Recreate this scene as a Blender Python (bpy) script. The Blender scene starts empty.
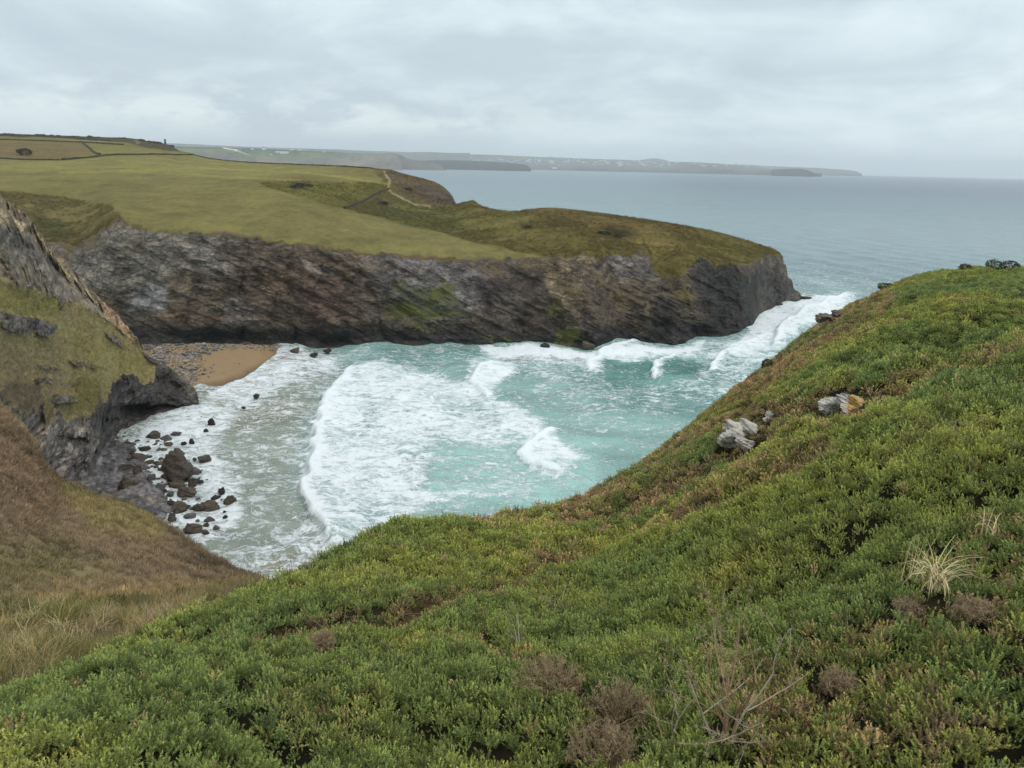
import bpy, math, random
import numpy as np

random.seed(7)
rng = np.random.default_rng(11)
scene = bpy.context.scene
C = bpy.context.collection

# ------------------------------------------------------------------ camera
H = 45.0
PITCH = math.radians(15.87)
ROLL = math.radians(1.3)
F = 769.0
_f = np.array([0, math.cos(PITCH), -math.sin(PITCH)])
_r0 = np.array([1.0, 0, 0])
_u0 = np.array([0, math.sin(PITCH), math.cos(PITCH)])
_R = math.cos(ROLL) * _r0 + math.sin(ROLL) * _u0
_U = -math.sin(ROLL) * _r0 + math.cos(ROLL) * _u0
cam_data = bpy.data.cameras.new('camera')
cam = bpy.data.objects.new('camera', cam_data)
C.objects.link(cam)
from mathutils import Matrix, Vector
m3 = Matrix(((_R[0], _U[0], -_f[0]), (_R[1], _U[1], -_f[1]), (_R[2], _U[2], -_f[2])))
cam.matrix_world = Matrix.Translation((0, 0, H)) @ m3.to_4x4()
cam_data.sensor_width = 36.0
cam_data.lens = 36.0 * F / 1024.0
cam_data.clip_start = 0.1
cam_data.clip_end = 60000
scene.camera = cam

# ------------------------------------------------------------------ light
SUN_EL, SUN_AZ = math.radians(52), math.radians(142)      # azimuth clockwise from +Y
scene.view_settings.view_transform = 'Standard'
scene.view_settings.look = 'None'
scene.view_settings.exposure = 0.0
scene.view_settings.gamma = 1.0
scene.view_settings.use_curve_mapping = False
world = bpy.data.worlds.new('World')
scene.world = world
world.use_nodes = True
wn, wl = world.node_tree.nodes, world.node_tree.links
wn.clear()


def N(nt, typ, **kw):
    n = nt.nodes.new(typ)
    for k, v in kw.items():
        if k.startswith('_'):
            setattr(n, k[1:], v)
        else:
            key = int(k[1:]) if (k[0] == 'i' and k[1:].isdigit()) else k.replace('__', ' ')
            s = n.inputs[key]
            if hasattr(v, 'is_linked') or isinstance(v, bpy.types.NodeSocket):
                nt.links.new(v, s)
            else:
                s.default_value = v
    return n


def M(nt, op, a, b=0.0, c=None, clamp=False):
    n = nt.nodes.new('ShaderNodeMath')
    n.operation = op
    n.use_clamp = clamp
    for i, v in enumerate((a, b) if c is None else (a, b, c)):
        if isinstance(v, bpy.types.NodeSocket):
            nt.links.new(v, n.inputs[i])
        else:
            n.inputs[i].default_value = v
    return n.outputs[0]


def VM(nt, op, a, b=(0, 0, 0)):
    n = nt.nodes.new('ShaderNodeVectorMath')
    n.operation = op
    for i, v in enumerate((a, b)):
        if isinstance(v, bpy.types.NodeSocket):
            nt.links.new(v, n.inputs[i])
        else:
            n.inputs[i].default_value = v
    return n.outputs[0]


def RAMP(nt, fac, stops):
    n = nt.nodes.new('ShaderNodeValToRGB')
    e = n.color_ramp.elements
    while len(e) < len(stops):
        e.new(0.5)
    for el, (p, c) in zip(e, stops):
        el.position = p
        el.color = (c, c, c, 1) if isinstance(c, (int, float)) else (*c[:3], 1)
    nt.links.new(fac, n.inputs[0])
    return n.outputs[0]


def MIX(nt, fac, a, b, mode='MIX'):
    n = nt.nodes.new('ShaderNodeMix')
    n.data_type = 'RGBA'
    n.blend_type = mode
    for s, v in ((n.inputs[0], fac), (n.inputs[6], a), (n.inputs[7], b)):
        if isinstance(v, bpy.types.NodeSocket):
            nt.links.new(v, s)
        elif isinstance(v, (int, float)):
            s.default_value = v
        else:
            s.default_value = (*v[:3], 1)
    return n.outputs[2]


def NOISE(nt, vec, scale, detail=4, rough=0.5, dist=0.0):
    n = nt.nodes.new('ShaderNodeTexNoise')
    n.inputs['Scale'].default_value = scale
    n.inputs['Detail'].default_value = detail
    n.inputs['Roughness'].default_value = rough
    n.inputs['Distortion'].default_value = dist
    nt.links.new(vec, n.inputs['Vector'])
    return n.outputs[0]


def MAP(nt, vec, scale=(1, 1, 1), rot=(0, 0, 0), loc=(0, 0, 0)):
    n = nt.nodes.new('ShaderNodeMapping')
    n.inputs['Scale'].default_value = scale
    n.inputs['Rotation'].default_value = rot
    n.inputs['Location'].default_value = loc
    nt.links.new(vec, n.inputs['Vector'])
    return n.outputs[0]


wt = world.node_tree
tc = N(wt, 'ShaderNodeTexCoord')
sky = wt.nodes.new('ShaderNodeTexSky')
sky.sky_type = 'NISHITA'
sky.sun_disc = False
sky.sun_elevation = SUN_EL
sky.sun_rotation = SUN_AZ
sky.altitude = 50
sky.air_density = 1.0
sky.dust_density = 3.0
d = tc.outputs['Generated']
sep = N(wt, 'ShaderNodeSeparateXYZ', Vector=d)
zz = M(wt, 'MAXIMUM', sep.outputs[2], 0.0)
den = M(wt, 'ADD', zz, 0.10)
comb = N(wt, 'ShaderNodeCombineXYZ', X=M(wt, 'DIVIDE', sep.outputs[0], den), Y=M(wt, 'DIVIDE', sep.outputs[1], den), Z=0.0)
cv = comb.outputs[0]
n_big = NOISE(wt, MAP(wt, cv, (0.42, 0.55, 1), (0, 0, 0.5), (3.1, 1.7, 0)), 1.0, 5, 0.55, 0.5)
n_mid = NOISE(wt, MAP(wt, d, (3.6, 3.6, 9.0), (0, 0.12, 0), (7.3, 2.2, 0)), 1.0, 8, 0.56, 0.35)
cl = M(wt, 'ADD', M(wt, 'MULTIPLY', n_big, 0.22), M(wt, 'MULTIPLY', n_mid, 0.78))
deck = RAMP(wt, cl, [(0.38, (6.2, 7.3, 8.0)), (0.48, (7.6, 8.85, 9.4)), (0.58, (8.8, 10.0, 10.4))])
# ragged bright breaks low over the land
n_brk = NOISE(wt, MAP(wt, d, (9, 9, 26), (0, 0.05, 0), (0.3, 0, 0.5)), 1.0, 9, 0.62, 0.2)
band = M(wt, 'MULTIPLY', M(wt, 'MULTIPLY', M(wt, 'SUBTRACT', sep.outputs[2], 0.022), 45.0, clamp=True), M(wt, 'MULTIPLY', M(wt, 'SUBTRACT', 0.10, sep.outputs[2]), 22.0, clamp=True))
lft = M(wt, 'MULTIPLY', M(wt, 'SUBTRACT', 0.34, sep.outputs[0]), 1.8, clamp=True)
brk = M(wt, 'MULTIPLY', M(wt, 'MULTIPLY', RAMP(wt, n_brk, [(0.45, 0.0), (0.58, 1.0)]), band), lft)
# grey underside of the cloud bank, mostly on the left
n_low = NOISE(wt, MAP(wt, d, (3.4, 3.4, 11), (0, 0.1, 0), (4.0, 1, 0)), 1.0, 7, 0.56, 0.5)
low = M(wt, 'MULTIPLY', M(wt, 'MULTIPLY', RAMP(wt, n_low, [(0.44, 0.0), (0.62, 1.0)]), M(wt, 'MULTIPLY', M(wt, 'SUBTRACT', 0.17, sep.outputs[2]), 14.0, clamp=True)), 0.85)
deck = MIX(wt, low, deck, (5.6, 6.6, 7.4))
deck = MIX(wt, M(wt, 'MULTIPLY', brk, 1.0), deck, (8.7, 9.8, 10.0))
mist = M(wt, 'MULTIPLY', M(wt, 'SUBTRACT', 0.035, sep.outputs[2]), 30.0, clamp=True)
deck = MIX(wt, M(wt, 'MULTIPLY', mist, 0.6), deck, (6.0, 7.2, 8.0))
up = M(wt, 'MULTIPLY', M(wt, 'SUBTRACT', sep.outputs[2], 0.22), 2.2, clamp=True)
deck = MIX(wt, up, deck, (9.3, 10.2, 10.8))
skyc = MIX(wt, 0.93, sky.outputs[0], deck)
bg = N(wt, 'ShaderNodeBackground', Color=skyc, Strength=0.1)
wo = N(wt, 'ShaderNodeOutputWorld', Surface=bg.outputs[0])

sun = bpy.data.lights.new('sun', 'SUN')
sun.energy = 1.15
sun.angle = math.radians(14)
sun.color = (1.0, 0.97, 0.92)
so = bpy.data.objects.new('sun', sun)
C.objects.link(so)
sd = Vector((math.sin(SUN_AZ) * math.cos(SUN_EL), math.cos(SUN_AZ) * math.cos(SUN_EL), math.sin(SUN_EL)))
so.rotation_euler = sd.to_track_quat('Z', 'Y').to_euler()
so.location = (0, -50, 150)
try:
    scene.cycles.max_bounces = 6
    scene.cycles.volume_bounces = 2
    scene.cycles.use_denoising = True
    scene.cycles.use_adaptive_sampling = True
    scene.cycles.caustics_reflective = False
    scene.cycles.caustics_refractive = False
except Exception:
    pass


# ------------------------------------------------------------------ maths helpers
def ray(x, y):
    x = np.asarray(x, float)[..., None]
    y = np.asarray(y, float)[..., None]
    v = _f + _R * (x - 512) / F + _U * (384 - y) / F
    return v / np.hypot(v[..., 0], v[..., 1])[..., None]


def at(x, y, r):
    return np.array([0, 0, H]) + ray(x, y) * np.asarray(r, float)[..., None]


def rz(x, y, z=0.0):
    """range at which the sight line through (x, y) meets height z"""
    return (np.asarray(z) - H) / ray(x, y)[..., 2]


def onz(x, y, z=0.0):
    return at(x, y, rz(x, y, z))


def project(p):
    v = p - np.array([0, 0, H])
    w = v @ _f
    return 512 + F * (v @ _R) / w, 384 - F * (v @ _U) / w


def sstep(a, b, x):
    t = np.clip((x - a) / (b - a), 0, 1)
    return t * t * (3 - 2 * t)


def _hash(ix, iy, iz, seed):
    h = (ix.astype(np.int64) * 374761393 + iy.astype(np.int64) * 668265263 + iz.astype(np.int64) * 1440662683 + seed * 974634777) & 0xFFFFFFFF
    h = ((h ^ (h >> 13)) * 1274126177) & 0xFFFFFFFF
    h = ((h ^ (h >> 15)) * 2246822519) & 0xFFFFFFFF
    return ((h ^ (h >> 16)) & 0xFFFFFF) / float(0xFFFFFF)


def vnoise(p, seed=0):
    i = np.floor(p)
    f = p - i
    u = f * f * f * (f * (f * 6 - 15) + 10)
    i = i.astype(np.int64)
    out = 0
    for dx in (0, 1):
        wx = u[..., 0] if dx else 1 - u[..., 0]
        for dy in (0, 1):
            wy = u[..., 1] if dy else 1 - u[..., 1]
            for dz in (0, 1):
                wz = u[..., 2] if dz else 1 - u[..., 2]
                out = out + wx * wy * wz * _hash(i[..., 0] + dx, i[..., 1] + dy, i[..., 2] + dz, seed)
    return out * 2 - 1


def fbm(p, octv=4, seed=0, lac=2.03, gain=0.5):
    a, s, t = 1.0, 0.0, 0.0
    for k in range(octv):
        s = s + a * vnoise(p, seed + k)
        t += a
        a *= gain
        p = p * lac + 17.3
    return s / t


def ridged(p, octv=4, seed=0, gain=0.5):
    a, s, t = 1.0, 0.0, 0.0
    for k in range(octv):
        s = s + a * (1 - np.abs(vnoise(p, seed + k)) * 2)
        t += a
        a *= gain
        p = p * 2.1 + 9.1
    return s / t


def worley2(x, y, seed=0):
    ix, iy = np.floor(x), np.floor(y)
    best = np.full(x.shape, 9.0)
    for dx in (-1, 0, 1):
        for dy in (-1, 0, 1):
            cx, cy = ix + dx, iy + dy
            z = np.zeros_like(cx)
            jx = cx + _hash(cx, cy, z, seed)
            jy = cy + _hash(cx, cy, z, seed + 5)
            best = np.minimum(best, np.hypot(jx - x, jy - y))
    return best


def crv(x, pts, k=1):
    """smooth (monotone cubic) curve through a table of (x, value...)"""
    pts = sorted(pts)
    X = np.array([p[0] for p in pts], float)
    Y = np.array([p[k] for p in pts], float)
    x = np.asarray(x, float)
    h = np.diff(X)
    dlt = np.diff(Y) / h
    mm = np.zeros(len(X))
    mm[0], mm[-1] = dlt[0], dlt[-1]
    for i in range(1, len(X) - 1):
        if dlt[i - 1] * dlt[i] > 0:
            mm[i] = 2 * dlt[i - 1] * dlt[i] / (dlt[i - 1] + dlt[i])
    i = np.clip(np.searchsorted(X, x) - 1, 0, len(X) - 2)
    t = np.clip((x - X[i]) / h[i], 0, 1)
    return ((2 * t**3 - 3 * t**2 + 1) * Y[i] + (t**3 - 2 * t**2 + t) * h[i] * mm[i] + (-2 * t**3 + 3 * t**2) * Y[i + 1] + (t**3 - t**2) * h[i] * mm[i + 1])


def loft(px, knots, counts):
    """knots: list of (py[px], r[px]); between knots py runs evenly and 1/r with it (a flat slope). -> P[m,n,3], PX, PY, V"""
    PYs, Rs, Vs = [], [], []
    for k, c in enumerate(counts):
        t = np.linspace(0, 1, c, endpoint=(k == len(counts) - 1))[:, None]
        (y0, r0), (y1, r1) = knots[k], knots[k + 1]
        PYs.append(y0 * (1 - t) + y1 * t)
        Rs.append(1 / ((1 - t) / r0 + t / r1))
        Vs.append(k + t * np.ones_like(y0))
    PY, RR, V = np.vstack(PYs), np.vstack(Rs), np.vstack(Vs)
    PX = np.broadcast_to(px, PY.shape)
    return at(PX, PY, RR), PX.copy(), PY, V


def normals(P):
    du = np.gradient(P, axis=1)
    dv = np.gradient(P, axis=0)
    n = np.cross(du, dv)
    return n / (np.linalg.norm(n, axis=-1, keepdims=True) + 1e-9)


def poly_mask(X, Y, poly, feather=2.0):
    poly = np.array(poly, float)
    inside = np.zeros(X.shape, bool)
    dist = np.full(X.shape, 1e9)
    n = len(poly)
    for i in range(n):
        (x0, y0), (x1, y1) = poly[i], poly[(i + 1) % n]
        if y0 != y1:
            c = ((y0 > Y) != (y1 > Y)) & (X < (x1 - x0) * (Y - y0) / (y1 - y0) + x0)
            inside ^= c
        L = (x1 - x0) ** 2 + (y1 - y0) ** 2 + 1e-9
        t = np.clip(((X - x0) * (x1 - x0) + (Y - y0) * (y1 - y0)) / L, 0, 1)
        dist = np.minimum(dist, np.hypot(X - x0 - t * (x1 - x0), Y - y0 - t * (y1 - y0)))
    sdist = np.where(inside, dist, -dist)
    return sstep(-feather, feather, sdist)


def line_dist(X, Y, pts):
    """distance to a polyline and the side (positive on its right hand)"""
    best = np.full(X.shape, 1e9)
    side = np.zeros(X.shape)
    for (x0, y0), (x1, y1) in zip(pts[:-1], pts[1:]):
        L = (x1 - x0) ** 2 + (y1 - y0) ** 2 + 1e-9
        t = np.clip(((X - x0) * (x1 - x0) + (Y - y0) * (y1 - y0)) / L, 0, 1)
        dd = np.hypot(X - x0 - t * (x1 - x0), Y - y0 - t * (y1 - y0))
        s = np.sign((X - x0) * (y1 - y0) - (Y - y0) * (x1 - x0))
        side = np.where(dd < best, s, side)
        best = np.minimum(best, dd)
    return best, side


def srgb(r, g, b, k=1.0):
    o = []
    for v in (r, g, b):
        v /= 255.0
        o.append(k * (v / 12.92 if v <= 0.04045 else ((v + 0.055) / 1.055) ** 2.4))
    return np.array(o)


# ------------------------------------------------------------------ scene-object helpers
def mesh_obj(name, V, Fc, mat=None, parent=None, smooth=True, attrs=None):
    me = bpy.data.meshes.new(name)
    V = np.asarray(V, np.float32)
    me.vertices.add(len(V))
    me.vertices.foreach_set('co', V.ravel())
    if isinstance(Fc, np.ndarray):
        k = Fc.shape[1]
        flat = Fc.ravel().astype(np.int32)
        starts = np.arange(0, len(flat), k, dtype=np.int32)
        nf = len(Fc)
    else:
        flat = np.array([i for f in Fc for i in f], np.int32)
        ln = np.array([len(f) for f in Fc], np.int32)
        starts = np.concatenate([[0], np.cumsum(ln)[:-1]]).astype(np.int32) if len(ln) else np.array([], np.int32)
        nf = len(Fc)
    if nf:
        me.loops.add(len(flat))
        me.loops.foreach_set('vertex_index', flat)
        me.polygons.add(nf)
        me.polygons.foreach_set('loop_start', starts)
        me.update(calc_edges=True)
        me.polygons.foreach_set('use_smooth', np.full(nf, smooth))
    for an, av in (attrs or {}).items():
        av = np.asarray(av, np.float32)
        if av.ndim == 1:
            a = me.attributes.new(an, 'FLOAT', 'POINT')
            a.data.foreach_set('value', av)
        elif av.shape[1] == 4:
            a = me.attributes.new(an, 'FLOAT_COLOR', 'POINT')
            a.data.foreach_set('color', av.ravel())
        else:
            a = me.attributes.new(an, 'FLOAT_VECTOR', 'POINT')
            a.data.foreach_set('vector', av.ravel())
    me.update()
    if mat:
        me.materials.append(mat)
    o = bpy.data.objects.new(name, me)
    C.objects.link(o)
    if parent:
        o.parent = parent
    return o


def grid_faces(m, n, keep=None, flip=False):
    i = np.arange(m * n).reshape(m, n)
    q = np.stack([i[:-1, :-1], i[:-1, 1:], i[1:, 1:], i[1:, :-1]], -1)
    if flip:
        q = q[..., ::-1]
    q = q.reshape(-1, 4)
    if keep is not None:
        q = q[keep.ravel()]
    return q


def grid_obj(name, P, mat, keep=None, attrs=None, flip=False, smooth=True):
    m, n = P.shape[:2]
    q = grid_faces(m, n, keep, flip)
    used = np.unique(q)
    remap = np.full(m * n, -1)
    remap[used] = np.arange(len(used))
    at_ = {k: v.reshape(m * n, -1)[used].squeeze(-1) if v.ndim == 2 else v.reshape(m * n, v.shape[-1])[used] for k, v in (attrs or {}).items()}
    return mesh_obj(name, P.reshape(-1, 3)[used], remap[q], mat, attrs=at_, smooth=smooth)


def structure(o):
    o['kind'] = 'structure'
    return o


def stuff(o, label=None, cat=None):
    o['kind'] = 'stuff'
    if label:
        o['label'] = label
        o['category'] = cat
    return o


def tag(o, label, cat, group=None):
    o['label'] = label
    o['category'] = cat
    if group:
        o['group'] = group
    return o


def empty(name, loc):
    o = bpy.data.objects.new(name, None)
    o.location = loc
    C.objects.link(o)
    return o


# ------------------------------------------------------------------ materials
def new_mat(name):
    m = bpy.data.materials.new(name)
    m.use_nodes = True
    nt = m.node_tree
    nt.nodes.clear()
    out = nt.nodes.new('ShaderNodeOutputMaterial')
    b = nt.nodes.new('ShaderNodeBsdfPrincipled')
    nt.links.new(b.outputs[0], out.inputs[0])
    b.inputs['Roughness'].default_value = 0.9
    b.inputs['Specular IOR Level'].default_value = 0.2
    return m, nt, b


def setc(nt, b, c):
    if isinstance(c, bpy.types.NodeSocket):
        nt.links.new(c, b.inputs['Base Color'])
    else:
        b.inputs['Base Color'].default_value = (*c[:3], 1)


def bump(nt, b, h, strength=0.5, dist=0.2):
    n = N(nt, 'ShaderNodeBump', Strength=strength, Distance=dist, Height=h)
    nt.links.new(n.outputs[0], b.inputs['Normal'])


def pos(nt):
    return nt.nodes.new('ShaderNodeNewGeometry').outputs['Position']


def attr(nt, name, typ='GEOMETRY', out='Color'):
    n = nt.nodes.new('ShaderNodeAttribute')
    n.attribute_name = name
    n.attribute_type = typ
    return n.outputs[out]


def turf_mat(name, s=1.0, contrast=0.35, bumpd=0.15, w=(0.35, 0.35, 0.30)):
    """short grass / moor: the land-cover colour of each place with clumpy variation"""
    m, nt, b = new_mat(name)
    p = pos(nt)
    col = attr(nt, 'cover')
    n1 = NOISE(nt, MAP(nt, p, (s * 0.05, s * 0.05, s * 0.1)), 1.0, 5, 0.6, 0.2)
    n2 = NOISE(nt, MAP(nt, p, (s * 0.9, s * 0.45, s * 0.9)), 1.0, 6, 0.65, 0.0)
    n3 = NOISE(nt, MAP(nt, p, (s * 0.25, s * 0.12, s * 0.3)), 1.0, 5, 0.6, 0.5)
    v = M(nt, 'ADD', M(nt, 'ADD', M(nt, 'MULTIPLY', n1, w[0]), M(nt, 'MULTIPLY', n2, w[1])), M(nt, 'MULTIPLY', n3, w[2]))
    mul = RAMP(nt, v, [(0.36, 1 - contrast), (0.5, 1.0), (0.64, 1 + contrast)])
    c = MIX(nt, 1.0, col, mul, 'MULTIPLY')
    warm = MIX(nt, M(nt, 'MULTIPLY', RAMP(nt, n3, [(0.45, 0.0), (0.7, 1.0)]), 0.35), c, MIX(nt, 1.0, c, (1.25, 0.98, 0.75), 'MULTIPLY'))
    setc(nt, b, warm)
    b.inputs['Roughness'].default_value = 1.0
    b.inputs['Specular IOR Level'].default_value = 0.05
    bump(nt, b, v, 0.6, bumpd / s)
    return m


def rock_mat(name, scale=1.0, dip=(0.0, 0.55, 0.3), use_cover=True, base=(0.09, 0.085, 0.08), bd=0.7, spread=(0.22, 0.92, 2.6)):
    """bedded slate: thin dipping layers, cracks, staining; 'cover' carries the place's rock colour and 'veg' its plant cover"""
    m, nt, b = new_mat(name)
    p = pos(nt)
    warp = NOISE(nt, MAP(nt, p, (0.06 * scale,) * 3), 1.0, 4, 0.55)
    pw = VM(nt, 'ADD', p, VM(nt, 'MULTIPLY', N(nt, 'ShaderNodeCombineXYZ', X=warp, Y=warp, Z=warp).outputs[0], (9 / scale, 6 / scale, 7 / scale)))
    lay = NOISE(nt, MAP(nt, pw, (0.10 * scale, 0.10 * scale, 0.95 * scale), dip), 1.0, 9, 0.68, 0.25)
    lay2 = NOISE(nt, MAP(nt, pw, (0.25 * scale, 0.3 * scale, 2.6 * scale), (dip[0] + 0.25, dip[1] + 0.2, dip[2])), 1.0, 6, 0.65, 0.2)
    blot = NOISE(nt, MAP(nt, p, (0.14 * scale, 0.14 * scale, 0.17 * scale), dip), 1.0, 9, 0.70, 0.6)
    fine = NOISE(nt, MAP(nt, p, (1.2 * scale, 1.2 * scale, 1.8 * scale), dip), 1.0, 8, 0.72, 0.2)
    vor = nt.nodes.new('ShaderNodeTexVoronoi')
    vor.feature = 'DISTANCE_TO_EDGE'
    vor.inputs['Scale'].default_value = 1.0
    nt.links.new(MAP(nt, pw, (0.13 * scale, 0.13 * scale, 0.10 * scale), (0.3, 0.2, 0)), vor.inputs['Vector'])
    crack = M(nt, 'ADD', RAMP(nt, vor.outputs['Distance'], [(0.0, 0.0), (0.035, 1.0)]), M(nt, 'MULTIPLY', fine, 0.0))
    cells = []
    for cs_, st_ in ((0.32, 2.6), (0.9, 2.2)):
        vc = nt.nodes.new('ShaderNodeTexVoronoi')
        vc.feature = 'F1'
        vc.inputs['Scale'].default_value = 1.0
        nt.links.new(MAP(nt, pw, (cs_ * scale, cs_ * scale, cs_ * st_ * scale), dip), vc.inputs['Vector'])
        cells.append(N(nt, 'ShaderNodeSeparateColor', Color=vc.outputs['Color']).outputs[0])
    cellv = M(nt, 'ADD', M(nt, 'MULTIPLY', cells[0], 0.5), M(nt, 'MULTIPLY', cells[1], 0.5))
    v = M(nt, 'ADD', M(nt, 'ADD', M(nt, 'ADD', M(nt, 'MULTIPLY', lay, 0.20), M(nt, 'MULTIPLY', cellv, 0.11)), M(nt, 'MULTIPLY', lay2, 0.13)), M(nt, 'ADD', M(nt, 'MULTIPLY', blot, 0.28), M(nt, 'MULTIPLY', fine, 0.28)))
    mul = RAMP(nt, v, [(0.41, spread[0]), (0.5, spread[1]), (0.60, spread[2])])
    mul = MIX(nt, 1.0, mul, M(nt, 'ADD', M(nt, 'MULTIPLY', crack, 0.4), 0.6), 'MULTIPLY')
    col = attr(nt, 'cover') if use_cover else base
    c = MIX(nt, 1.0, col, mul, 'MULTIPLY')
    ochre = M(nt, 'MULTIPLY', RAMP(nt, NOISE(nt, MAP(nt, p, (0.16 * scale,) * 3, (0, 0, 0), (31, 7, 3)), 1.0, 6, 0.65, 0.4), [(0.52, 0.0), (0.70, 1.0)]), 0.38)
    c = MIX(nt, ochre, c, MIX(nt, 1.0, c, (1.55, 1.12, 0.72), 'MULTIPLY'))
    if use_cover:
        veg = attr(nt, 'veg', out='Fac')
        vm = RAMP(nt, M(nt, 'ADD', M(nt, 'MULTIPLY', veg, 0.85), M(nt, 'ADD', M(nt, 'MULTIPLY', M(nt, 'SUBTRACT', fine, 0.5), 1.7), M(nt, 'MULTIPLY', M(nt, 'SUBTRACT', blot, 0.5), 1.5))), [(0.42, 0.0), (0.62, 1.0)])
        g = MIX(nt, RAMP(nt, blot, [(0.35, 0.0), (0.65, 1.0)]), attr(nt, 'vegcol'), MIX(nt, 1.0, attr(nt, 'vegcol'), (1.3, 1.0, 0.8), 'MULTIPLY'))
        c = MIX(nt, vm, c, g)
    setc(nt, b, c)
    b.inputs['Roughness'].default_value = 0.8
    b.inputs['Specular IOR Level'].default_value = 0.25
    hh = M(nt, 'ADD', M(nt, 'MULTIPLY', v, 1.0), M(nt, 'MULTIPLY', crack, 0.12))
    bump(nt, b, hh, 0.9, bd / scale)
    return m


def plain_mat(name, col, rough=0.9, var=0.25, sc=3.0, spec=0.2):
    m, nt, b = new_mat(name)
    n = NOISE(nt, MAP(nt, pos(nt), (sc,) * 3), 1.0, 5, 0.6)
    setc(nt, b, MIX(nt, 1.0, col, RAMP(nt, n, [(0.3, 1 - var), (0.7, 1 + var)]), 'MULTIPLY'))
    b.inputs['Roughness'].default_value = rough
    b.inputs['Specular IOR Level'].default_value = spec
    return m


def leaf_mat(name):
    """foliage of the scattered plants: each plant's own tint, the young tips paler, and brightened further"""
    m, nt, b = new_mat(name)
    tint = attr(nt, 'tint', 'INSTANCER')
    young = attr(nt, 'young', out='Fac')
    c = MIX(nt, young, tint, MIX(nt, 1.0, tint, (2.1, 2.0, 1.7), 'MULTIPLY'))  # real paler growth plus brightness put into the colour to set off dark gaps
    setc(nt, b, c)
    b.inputs['Roughness'].default_value = 0.6
    b.inputs['Specular IOR Level'].default_value = 0.15
    return m


MAT_TURF = turf_mat('meadow_turf', 0.8, 0.42, 0.25)
MAT_MOOR = turf_mat('moor_turf', 1.6, 0.55, 0.9)
MAT_FAR = turf_mat('far_land', 0.03, 0.75, 0.02)
MAT_CLIFF = rock_mat('cliff_slate', 0.9, (0.0, 0.50, 0.35))
MAT_SPUR = rock_mat('spur_slate', 1.3, (0.0, 0.62, 0.2))
MAT_LEAF = leaf_mat('plant_leaf')

K = 0.95        # seen sRGB -> albedo under this sky


def A(r, g, b, k=None):
    return srgb(r, g, b, k or K)


def paint(X, Y, base, layers):
    col = np.zeros(X.shape + (4,), np.float32)
    col[..., :3] = base
    col[..., 3] = 1
    for poly, c, feather, *op in layers:
        w = poly_mask(X, Y, poly, feather)[..., None] * (op[0] if op else 1.0)
        col[..., :3] = col[..., :3] * (1 - w) + np.asarray(c) * w
    return col


# ------------------------------------------------------------------ the headland across the cove
hx = np.linspace(-170, 803, 1150)
B_ = [(-170, 348), (170, 350), (240, 346.5), (300, 348), (350, 347), (400, 346), (450, 346), (480, 345), (540, 343), (575, 347), (590, 349), (605, 345), (622, 340), (650, 343), (679, 344), (700, 341), (725, 336), (744, 331.5), (752, 329), (758, 316), (768, 309), (780, 305), (797, 301), (803, 299)]
T_ = [(-170, 225), (0, 236), (45, 244), (75, 244), (95, 236), (106, 226), (117, 219), (130, 223), (150, 228), (180, 229), (220, 234), (260, 238), (300, 243), (340, 248), (380, 253), (410, 255), (450, 258), (490, 259), (530, 257), (560, 255), (600, 252), (625, 250), (645, 253), (662, 266), (675, 262), (690, 256), (720, 261), (745, 264), (760, 258), (775, 254), (780, 255), (783, 265), (786, 267), (788, 279), (792, 282), (794, 290.5), (799, 293.5), (803, 298.6)]
S_ = [(-170, 131, 1100), (0, 133.5, 1000), (60, 135.5, 960), (100, 137, 930), (128, 138, 910), (150, 141.5, 890), (170, 145, 870), (178, 150, 820), (190, 153, 740), (210, 158.5, 680), (260, 163, 600), (305, 164.6, 560), (356, 166.4, 520), (380, 168.5, 500), (390, 169.5, 490), (400, 172.5, 480), (420, 177.5, 470), (435, 182, 465), (445, 188, 460), (452, 196, 455), (456, 204, 440), (464, 202, 400), (472, 200.5, 395), (482, 206, 370), (495, 209, 340), (515, 211, 320), (530, 209, 310), (548, 207.5, 305), (580, 210, 300), (610, 214, 298), (650, 220, 295), (700, 228, 292), (740, 238, 288), (765, 246, 290), (780, 252.5, 300), (782.5, 263, 302), (786, 265, 302.5), (788, 277, 303), (792, 280, 303.5), (794, 289, 304), (799, 292, 304), (803, 298.2, 304)]
M_ = [(-170, 175, 420), (0, 175, 420), (150, 180, 390), (250, 186, 350), (300, 191, 330), (340, 200, 330), (380, 206, 350), (420, 209, 370), (445, 211, 365), (460, 212, 340), (480, 216, 300), (550, 228, 250), (640, 233, 247), (700, 244, 255), (740, 250, 272), (765, 251, 285), (780, 253.5, 298), (783, 264, 300), (786, 266, 301), (788, 278, 302), (792, 281, 302.5), (794, 289.8, 303), (799, 292.8, 303), (803, 298.4, 303.5)]
by, ty, sy, my = crv(hx, B_), crv(hx, T_), crv(hx, S_), crv(hx, M_)
ty = np.minimum(ty, by - 0.3)
my = np.minimum(my, ty - 0.1)
sy = np.minimum(sy, my - 0.1)
br = rz(hx, by, -0.3)
setb = crv(hx, [(-170, 30), (60, 25), (110, 14), (200, 9), (450, 11), (540, 15), (610, 18), (650, 20), (690, 12), (740, 8), (775, 6), (803, 1)])
# bays and buttresses of the rock wall
br_s = np.convolve(np.pad(br, 15, mode='edge'), np.ones(31) / 31, mode='valid')
br = br_s * sstep(796, 776, hx) + br * (1 - sstep(796, 776, hx))
tr = br + setb
mr = np.maximum(crv(hx, M_, 2), tr + 2)
sr = np.maximum(crv(hx, S_, 2), mr + 2)
und = at(hx, by, br * 0.995)
P, HX, HY, HV = loft(hx, [(by, br), (by * 0.5 + ty * 0.5 - 2, br + setb * 0.38), (ty, tr), (my, mr), (sy, sr)], [70, 71, 90, 110])
m_rows = P.shape[0]
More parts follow.
